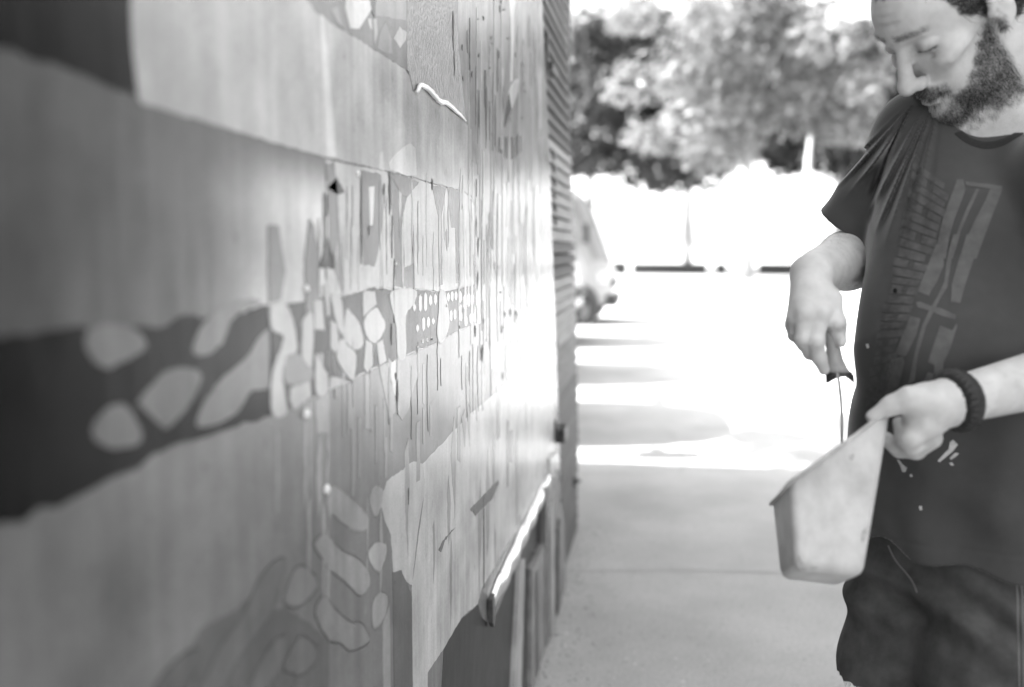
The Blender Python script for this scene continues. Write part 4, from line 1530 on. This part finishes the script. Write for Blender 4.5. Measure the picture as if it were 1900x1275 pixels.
def folds(p):
    q = p - FOLD0
    a = q @ hr
    bq = -(q @ hu)
    rho = np.sqrt(a * a + bq * bq) + 1e-6
    th = np.degrees(np.arctan2(a, np.maximum(bq, 1e-4)))
    front = np.clip((-(q @ B_LEFT) * 0 + (q @ B_FWD) + .14) / .1, 0, 1)
    fade = np.clip(rho / .03, 0, 1) * np.clip((.52 - rho) / .40, 0, 1) * front * (bq > 0)
    qa = p - APEX
    ta = np.degrees(np.arctan2(qa @ hr, np.maximum(-(qa @ hu), 1e-4)))
    fan = np.exp(-((ta + 26) / 18.0) ** 6)
    ph = (ta + 1.6 * np.sin(ta * .3) + 6 * rho * np.sin(ta * .11)) / 5.6
    ridg = 1 - 2 * np.abs(np.sin(np.pi * ph)) ** .8
    amp = np.minimum(.0095, .0012 + rho * .085)
    d = -ridg * amp * fan * fade * (.75 + .25 * np.sin(ta * .9 + 1))
    d += .014 * np.exp(-((th + 29 - 55 * rho) / 3.0) ** 2) * np.clip(rho / .05, 0, 1) * np.clip((.40 - rho) / .2, 0, 1) * (bq > 0)
    d -= .003 * np.exp(-((th + 36 - 55 * rho) / 3.0) ** 2) * np.clip((.32 - rho) / .15, 0, 1) * np.clip(rho / .05, 0, 1) * (bq > 0)
    d *= np.clip(((p - hem_c) @ (-axis) - .035) / .06, 0, 1)
    # loose drape lower down
    z = p[:, 2]
    s1 = p @ B_LEFT
    d += .0058 * np.sin(s1 * 55 + z * 16 + 2 * np.sin(z * 9)) * np.clip((1.32 - z) / .15, 0, 1)
    d += .0060 * np.sin(z * 34 - s1 * 20 + 1.6 * np.sin(s1 * 11)) * np.exp(-((z - 1.06) / .10) ** 2)
    d += .0040 * np.sin((z * .8 + s1 * .6) * 62) * np.exp(-((z - .95) / .07) ** 2)
    sl = .6 * np.exp(-(np.linalg.norm(p - hem_c, axis=1) / .11) ** 2)
    d += .003 * np.sin((p @ UP) * 70 + (p @ RGT) * 60) * sl
    # stitched hem bands
    d += .0015 * np.exp(-((z - HEM_Z - .024) / .0022) ** 2)
    return d


shirt.custom('~', folds, (0, 0, 0), 99)
sv, sf = shirt.mesh((.10, .95, .80), (1.2, 2.0, 1.70), .0029)
cloth_m = mat('dark_cotton', .058, rough=.8, spec=.3, noise=(26, .12), bump=(900, .35, .0012))
cloth_m.node_tree.nodes['Principled BSDF'].inputs['Sheen Weight'].default_value = .5
cloth_m.node_tree.nodes['Principled BSDF'].inputs['Sheen Roughness'].default_value = .35
tee = new_obj('t_shirt', sv, sf, cloth_m, person, True)

# ------------------------------------------------------------------ cut-off denim shorts
sho = Shape()
sho.ell(HIPS + np.array([0, 0, -.01]), (.122, .170, .13), 0, B_ROT)
for hp, kn, f in ((HIP_R, KN_R, 1), (HIP_L, KN_L, 1)):
    sho.cone(hp + np.array([0, 0, .02]), kn, .101, .099, .035)
sho.custom('&', lambda p: (.636 + .004 * np.sin(p[:, 0] * 140) * np.sin(p[:, 1] * 170)) - p[:, 2], (0, 0, 0), 99)
sho.custom('&', lambda p: p[:, 2] - .93, (0, 0, 0), 99)
for hp, kn in ((HIP_R, KN_R), (HIP_L, KN_L)):
    c = hp + (kn - hp) * ((hp[2] - .636) / (hp[2] - kn[2]))
    sho.custom('-', (lambda c: lambda p: np.maximum(np.linalg.norm((p - c)[:, :2], axis=1) - .086, p[:, 2] - .675))(c), c, .1)


def denim_folds(p):
    z = p[:, 2]
    s1 = p @ RGT
    d = .0085 * np.sin(z * 90 + s1 * 38 + 2.2 * np.sin(s1 * 19)) * np.exp(-((z - .80) / .06) ** 2)
    d += .0070 * np.sin(z * 58 - s1 * 42 + 1.5 * np.sin(z * 21)) * np.exp(-((z - .70) / .06) ** 2)
    return d


sho.custom('~', denim_folds, (0, 0, 0), 99)
hv, hf = sho.mesh((.10, .95, .60), (1.2, 2.05, .97), .0036)
denim_m = mat('worn_dark_denim', .085, rough=.8, spec=.25, noise=(16, .6), bump=(700, .5, .0015))
shorts = new_obj('shorts', hv, hf, denim_m, person, True)
# frayed threads along the hem
bm = bmesh.new()
for hp, kn in ((HIP_R, KN_R), (HIP_L, KN_L)):
    c = hp + (kn - hp) * ((hp[2] - .636) / (hp[2] - kn[2]))
    for i in range(150):
        a = random.uniform(0, 2 * math.pi)
        r = .0935 + random.uniform(-.004, .002)
        p = Vector((c[0] + math.cos(a) * r, c[1] + math.sin(a) * r, .639))
        e = p + Vector((math.cos(a) * random.uniform(-.004, .008), math.sin(a) * random.uniform(-.004, .008), -random.uniform(.006, .026)))
        tube(bm, [p, p.lerp(e, .5) + Vector((random.uniform(-.003, .003), random.uniform(-.003, .003), 0)), e], [.0006, .0006, .0003], 3, False)
o = bm_obj('frayed_hem', bm, mat('denim_thread', .3, rough=.9), shorts)
o['kind'] = 'stuff'
# side seam with its double stitching
tree_sh = BVHTree.FromPolygons([tuple(v) for v in hv], [tuple(f) for f in hf.tolist()])


def decal_line(bvh, pix, w, lift, name, m, parent):
    """a thin ribbon laid on a garment"""
    pts = catmull(pix, 8, False)
    hit = []
    for p in pts:
        h, n, _, _ = bvh.ray_cast(EYE, ray(*p).normalized())
        if h is not None:
            hit.append((h, n))
    bm = bmesh.new()
    prev = None
    for i, (h, n) in enumerate(hit):
        t = (hit[min(i + 1, len(hit) - 1)][0] - hit[max(i - 1, 0)][0]).normalized()
        s = t.cross(n).normalized() * w
        cur = [bm.verts.new(h + n * lift + s), bm.verts.new(h + n * lift - s), bm.verts.new(h - n * .0008 - s * 1.3), bm.verts.new(h - n * .0008 + s * 1.3)]
        if prev and (hit[i][0] - hit[i - 1][0]).length < .04:
            for a, b_ in ((0, 1), (1, 2), (3, 0)):
                bm.faces.new((prev[a], prev[b_], cur[b_], cur[a]))
        prev = cur
    return bm_obj(name, bm, m, parent, True)


thread_m = mat('denim_stitch', .17, rough=.8)
decal_line(tree_sh, [(1884, 1040), (1887, 1100), (1889, 1180), (1891, 1275)], .0009, .0012, 'side_seam', thread_m, shorts)
decal_line(tree_sh, [(1893, 1040), (1896, 1100), (1898, 1180), (1899, 1275)], .0009, .0012, 'side_seam', thread_m, shorts)
decal_line(tree_sh, [(1648, 1012), (1662, 1040), (1690, 1075), (1702, 1100)], .0012, .0012, 'pocket_seam', thread_m, shorts)

# ------------------------------------------------------------------ shoes
shoe_m = mat('dark_shoe', .05, rough=.7)
for ft in (FT_R, FT_L):
    sh = Shape()
    toe = ft + B_FWD * .15
    heel = ft - B_FWD * .035
    sh.cone([*heel[:2], .05], [*toe[:2], .04], .046, .044, 0)
    sh.cone([*heel[:2], .06], [*(ft + B_FWD * .02)[:2], .09], .045, .046, .02)
    sh.custom('&', lambda p: .002 - p[:, 2], (0, 0, 0), 99)
    c = np.array([*ft[:2], .05])
    v_, f_ = sh.mesh(c - np.array([.3, .3, .07]), c + np.array([.3, .3, .12]), .006)
    new_obj('shoe', v_, f_, shoe_m, person, True)

# ------------------------------------------------------------------ faded print on the chest
tree_tee = BVHTree.FromPolygons([tuple(v) for v in sv], [tuple(f) for f in sf.tolist()])
tree_body = BVHTree.FromPolygons([tuple(v) for v in bv], [tuple(f) for f in bf.tolist()])


def inside(pt, poly):
    c = False
    n = len(poly)
    for i in range(n):
        (x1, y1), (x2, y2) = poly[i], poly[(i + 1) % n]
        if (y1 > pt[1]) != (y2 > pt[1]) and pt[0] < (x2 - x1) * (pt[1] - y1) / (y2 - y1) + x1:
            c = not c
    return c


def decal(bvh, poly, holes=(), step=5.0, lift=.0007):
    """polygon pieces of ink lying on the cloth"""
    bm = bmesh.new()
    vs = [bm.verts.new((px, py, 0)) for px, py in poly]
    bm.faces.new(vs)
    x0, x1 = min(p[0] for p in poly), max(p[0] for p in poly)
    y0, y1 = min(p[1] for p in poly), max(p[1] for p in poly)
    for ax, lo, hi in ((0, x0, x1), (1, y0, y1)):
        t = lo + step
        while t < hi:
            co = [0, 0, 0]
            no = [0, 0, 0]
            co[ax] = t
            no[ax] = 1
            bmesh.ops.bisect_plane(bm, geom=bm.verts[:] + bm.edges[:] + bm.faces[:], plane_co=co, plane_no=no)
            t += step
    dead = []
    for v in bm.verts:
        h, n, _, _ = bvh.ray_cast(EYE, ray(v.co.x, v.co.y).normalized())
        if h is None:
            dead.append(v)
        else:
            v.co = h + n * lift
    bmesh.ops.delete(bm, geom=dead, context='VERTS')
    bad = [f for f in bm.faces if max(e.calc_length() for e in f.edges) > .03]
    bmesh.ops.delete(bm, geom=bad, context='FACES_ONLY')
    return bm


decal_line(tree_tee, [(1778, 246), (1795, 260), (1815, 268), (1835, 270), (1862, 264), (1900, 243), (1940, 220)], .0065, .0016, 'collar', mat('collar_rib', .022, rough=.9, noise=(200, .3)), tee)
ink_m = mat('faded_ink', .112, rough=.85, spec=.2, noise=(60, .22), bump=(900, .3, .001))
Q1 = (1540, 160, 3.983)
Q2 = (1540, 440, 3.75)


def q(rg, pts):
    return [(rg[0] + u / rg[2], rg[1] + v / rg[2]) for u, v in pts]


ink = []
# big block letters, upper right
ink.append(q(Q1, [(940, 690), (985, 690), (1000, 770), (960, 880), (920, 980), (880, 1120), (855, 1275), (760, 1275), (800, 1140), (830, 1000), (870, 880), (910, 770)]))
ink.append(q(Q1, [(1000, 705), (1275, 740), (1270, 775), (1005, 735)]))
ink.append(q(Q1, [(1180, 765), (1270, 775), (1200, 950), (1140, 1110), (1080, 1275), (965, 1275), (1010, 1120), (1080, 970), (1140, 860)]))
ink.append(q(Q1, [(1080, 760), (1105, 760), (1030, 920), (970, 1060), (930, 1200), (905, 1275), (885, 1275), (910, 1180), (950, 1050), (1010, 900)]))
# middle stroke and crossbar
ink.append(q(Q2, [(860, -20), (890, -20), (850, 130), (830, 250), (815, 350), (760, 440), (720, 520), (670, 620), (640, 720), (610, 830), (590, 1000), (545, 1020), (575, 880), (605, 740), (640, 620), (690, 510), (750, 410), (795, 310), (810, 180), (830, 80)]))
ink.append(q(Q2, [(740, 50), (790, 20), (790, 200), (740, 320), (700, 380), (690, 410), (610, 380), (650, 270), (700, 150)]))
ink.append(q(Q2, [(950, -20), (1050, -20), (990, 180), (940, 330), (905, 460), (840, 450), (845, 330), (875, 220), (910, 110)]))
ink.append(q(Q2, [(600, 455), (625, 450), (700, 480), (780, 500), (875, 545), (870, 575), (780, 550), (700, 515), (610, 490)]))
ink.append(q(Q2, [(560, 550), (630, 570), (600, 680), (545, 800), (525, 830), (455, 810), (500, 700)]))
ink.append(q(Q2, [(765, 615), (850, 650), (880, 600), (885, 620), (830, 790), (790, 870), (780, 960), (720, 960), (725, 890), (680, 870), (720, 750)]))
ink.append(q(Q2, [(430, 850), (510, 830), (520, 870), (480, 1040), (385, 1060), (400, 950)]))
ink.append(q(Q2, [(680, 940), (720, 950), (715, 995), (650, 1005)]))
# slanted column of small blocks along the fold side (upright lettering, mostly worn)
lt = (1717, 318)
cols = []
L0 = [(1640, 380), (1620, 560), (1603, 650), (1598, 720), (1590, 765)]
rail_l = [(1694, 300), (1684, 360), (1672, 420), (1660, 480), (1646, 540), (1632, 600), (1620, 660), (1608, 720), (1602, 762)]
rail_r = [(1764, 348), (1752, 400), (1740, 445), (1722, 495), (1702, 545), (1684, 600), (1668, 650), (1654, 700), (1640, 745)]


def along(rail, t):
    f_ = t * (len(rail) - 1)
    i = min(int(f_), len(rail) - 2)
    w = f_ - i
    return (rail[i][0] * (1 - w) + rail[i + 1][0] * w, rail[i][1] * (1 - w) + rail[i + 1][1] * w)


t = 0.0
R5_ = random.Random(4)
k = 0
while t < .97:
    dt = R5_.uniform(.030, .044)
    a, b_ = along(rail_l, t), along(rail_r, t)
    c, d = along(rail_l, min(1, t + dt * .82)), along(rail_r, min(1, t + dt * .82))
    lf = R5_.choice((0, 0, .08, .25, .12))
    rt = R5_.choice((1, 1, .95, .85))
    mixp = lambda p, q_, w: (p[0] + (q_[0] - p[0]) * w, p[1] + (q_[1] - p[1]) * w)
    quad = [mixp(a, b_, lf), mixp(a, b_, rt), mixp(c, d, rt), mixp(c, d, lf)]
    if k % 3 == 1:      # a counter cut from the letter
        mid0, mid1 = mixp(quad[0], quad[1], .42), mixp(quad[0], quad[1], .60)
        m0, m1 = mixp(quad[3], quad[2], .42), mixp(quad[3], quad[2], .60)
        ink.append([quad[0], mid0, m0, quad[3]])
        ink.append([mid1, quad[1], quad[2], m1])
    else:
        ink.append(quad)
    t += dt
    k += 1
ink2_m = mat('worn_ink', .088, rough=.85, spec=.2, noise=(60, .3), bump=(900, .3, .001))
for ii_, poly in enumerate(ink):
    bm = decal(tree_tee, poly)
    if len(bm.faces):
        o = bm_obj('print_block', bm, ink_m if ii_ < 12 else ink2_m, tee, True)
    else:
        bm.free()
# splashes of filler on the cloth
splash_m = mat('dried_filler', .5, rough=.8, noise=(120, .3))
for rg, pts in (((1560, 660, 4.903), [(880, 960), (930, 900), (980, 850), (990, 790), (1020, 765), (1065, 810), (1020, 870), (960, 920), (900, 970)]),
                ((1560, 660, 4.903), [(990, 930), (1040, 885), (1075, 890), (1040, 925), (1000, 950)]), ((1560, 660, 4.903), [(985, 980), (1010, 970), (1030, 1000), (1005, 1000)]),
                ((1560, 660, 4.903), [(515, 945), (540, 950), (570, 990), (610, 1020), (595, 1060), (565, 1060), (545, 1000)]), ((1560, 660, 4.903), [(630, 1085), (650, 1075), (660, 1100), (640, 1105)]),
                ((1400, 600, 1.888), [(577, 640), (586, 640), (588, 655), (578, 655)]), ((1540, 440, 3.75), [(252, 745), (272, 740), (278, 770), (262, 775)])):
    bm = decal(tree_tee, q(rg, pts), step=4, lift=.0012)
    if len(bm.faces):
        bm_obj('filler_splash', bm, splash_m, tee, True)
    else:
        bm.free()
bm = decal(tree_tee, q(Q2, [(440, 370), (455, 355), (470, 370), (466, 390), (446, 392)]), step=3, lift=.001)
bm_obj('small_hole', bm, mat('hole_black', .005, rough=1), tee)

# ------------------------------------------------------------------ braided wristband
wd = WR_L - EL_L
wd /= np.linalg.norm(wd)
wc = Vector(WR_L - wd * .004)
wdv = Vector(wd)
e1 = wdv.orthogonal().normalized()
e2 = wdv.cross(e1)
bm = bmesh.new()
for s in range(3):
    pts, rr = [], []
    for i in range(97):
        a = 2 * math.pi * i / 96
        ph = a * 9 + s * 2 * math.pi / 3
        off = wdv * (.0105 * math.sin(ph))
        r = .0330 + .0034 * math.cos(2 * ph)
        pts.append(wc + off + (e1 * math.cos(a) + e2 * math.sin(a)) * r)
        rr.append(.0056)
    tube(bm, pts, rr, 7, False)
bm_obj('wristband', bm, mat('black_cord', .022, rough=.55, noise=(300, .5)), person, True)

# ------------------------------------------------------------------ filler tray held in the left hand
A_, B_, C_, D_ = V(1465, 896, 1.205), V(1657, 754, 1.262), V(1606, 1068, 1.222), V(1478, 1056, 1.195)
A2, B2, C2, D2 = V(1430, 936, 1.285), V(1612, 798, 1.345), V(1556, 1090, 1.30), V(1446, 1076, 1.275)
bm = bmesh.new()
vs = [bm.verts.new(p) for p in (A_, B_, C_, D_, A2, B2, C2, D2)]
fs = [(0, 1, 2, 3), (5, 4, 7, 6), (1, 5, 6, 2), (4, 0, 3, 7), (3, 2, 6, 7)]
for f_ in fs:
    bm.faces.new([vs[i] for i in f_])
bm.edges.ensure_lookup_table()
pairs = [{0, 3}, {1, 2}, {2, 3}, {3, 7}, {2, 6}, {6, 7}, {4, 7}, {5, 6}]
es = [e for e in bm.edges if {vs.index(e.verts[0]), vs.index(e.verts[1])} in pairs]
bmesh.ops.bevel(bm, geom=es, offset=.012, segments=4, affect='EDGES', profile=.5)
bmesh.ops.recalc_face_normals(bm, faces=bm.faces)
tray_m = mat('scuffed_tray', .58, rough=.45, noise=(18, .30), bump=(40, .25, .003))
tray = bm_obj('filler_tray', bm, tray_m, None, True)
md = tray.modifiers.new('wall', 'SOLIDIFY')
md.thickness = .0022
md.offset = -1
tag(tray, 'pale scuffed scoop-shaped tray with a slanted open top, gripped in the wristband hand', 'tray')
bm = bmesh.new()
rim_p = [Vector(a) for a in (A_, B_, B2, A2)]
for i in range(4):
    a_, b_2 = rim_p[i], rim_p[(i + 1) % 4]
    tube(bm, [a_, a_.lerp(b_2, .5) + Vector((0, 0, -.001)), b_2], [.0026, .0023, .0026], 8)
bm_obj('rim', bm, mat('tray_rim', .5, rough=.4, noise=(60, .4)), tray, True)
bm = bmesh.new()
cA, cB, cC, cD = [Vector(a) for a in (A_, B_, B2, A2)]
low = (Vector(D_) + Vector(C_) + Vector(C2) + Vector(D2)) / 4
cen = (cA + cB + cC + cD) / 4
ring = []
for p in (cA, cB, cC, cD):
    ring.append(cen + (p - cen) * .84 + (low - cen) * .30)
vs = [bm.verts.new(p) for p in ring]
bm.faces.new(vs)
bmesh.ops.subdivide_edges(bm, edges=bm.edges[:], cuts=6, use_grid_fill=True)
for v in bm.verts:
    v.co += Vector((random.uniform(-.004, .004), random.uniform(-.004, .004), random.uniform(-.004, .004)))
bm_obj('filler_paste', bm, mat('filler_paste', .6, rough=.5), tray, True)

# smears of dried filler on the tray's outside
tray_bvh = BVHTree.FromPolygons([tuple(v.co) for v in tray.data.vertices], [tuple(p.vertices) for p in tray.data.polygons])
smear_m = mat('grey_smear', .5, rough=.7, noise=(90, .4))
for pts in ([(1482, 1030), (1492, 1046), (1520, 1052), (1500, 1060), (1480, 1052)], [(1600, 985), (1612, 975), (1606, 1000), (1598, 1006)], 
            [(1575, 846), (1584, 842), (1582, 852), (1576, 853)]):
    bm = decal(tray_bvh, catmull(pts, 3), step=6, lift=.0006)
    if len(bm.faces):
        bm_obj('smear', bm, smear_m, tray, True)
    else:
        bm.free()

# ------------------------------------------------------------------ filling knife in the right hand
knife = empty('filling_knife', at(1553, 690, 1.345))
tag(knife, 'filling knife with a flared handle, thin blade pointing down into the tray', 'knife')
inv = Matrix.Translation(-knife.location)


def kpart(name, bm, m, smooth=False):
    o = bm_obj(name, bm, m, None, smooth)
    o.parent = knife
    o.matrix_parent_inverse = inv
    return o


prof = [(1536, 560, 10), (1541, 600, 12), (1545, 640, 13), (1549, 665, 15), (1553, 682, 19), (1556, 692, 23)]
bm = bmesh.new()
rings = []
for px, py, hw in prof:
    c = at(px, py, 1.352)
    w = hw / FPX * 1.352
    rings.append([bm.verts.new(c + Vector(RGT) * (w * math.cos(a)) + Vector(DEP) * (max(.009, w * .75) * math.sin(a))) for a in (2 * math.pi * i / 14 for i in range(14))])
for a, b_ in zip(rings, rings[1:]):
    for i in range(14):
        bm.faces.new((a[i], a[(i + 1) % 14], b_[(i + 1) % 14], b_[i]))
bm.faces.new(rings[0])
bm.faces.new(rings[-1])
kpart('handle', bm, mat('knife_handle', .30, rough=.5, noise=(40, .25), stretch=(3, 3, 1)), True)
bm = bmesh.new()
rings = []
for (px, py, hw), lift in (((1556, 690, 24), 0), ((1558, 697, 26), 0), ((1559, 702, 26), 1)):
    c = at(px, py, 1.352)
    w = hw / FPX * 1.352
    rings.append([bm.verts.new(c + Vector(RGT) * (w * math.cos(a)) + Vector(DEP) * (w * .75 * math.sin(a)) - Vector((0, 0, .011 * lift * abs(math.cos(a)) ** 2 - .004 * lift))) for a in (2 * math.pi * i / 20 for i in range(20))])
for a, b_ in zip(rings, rings[1:]):
    for i in range(20):
        bm.faces.new((a[i], a[(i + 1) % 20], b_[(i + 1) % 20], b_[i]))
bm.faces.new(rings[0])
kpart('ferrule', bm, mat('dark_ferrule', .05, rough=.35, metal=.4), True)
bm = bmesh.new()
prev = None
cl = [(1554, 690, .016), (1556, 705, .016), (1560, 740, .03), (1562, 780, .04), (1562, 820, .045), (1560, 850, .045)]
for px, py, hd in cl:
    c = at(px, py, 1.352)
    t = .0017
    bd_ = Vector((*ray(1561, 770).xy, 0)).normalized()
    cur = [bm.verts.new(c + Vector(RGT) * sx * t + bd_ * sd * hd) for sx, sd in ((-1, -1), (1, -1), (1, 1), (-1, 1))]
    if prev:
        for i in range(4):
            bm.faces.new((prev[i], prev[(i + 1) % 4], cur[(i + 1) % 4], cur[i]))
    else:
        bm.faces.new(cur)
    prev = cur
bm.faces.new(prev)
kpart('blade', bm, mat('knife_steel', .22, rough=.35, metal=.8))
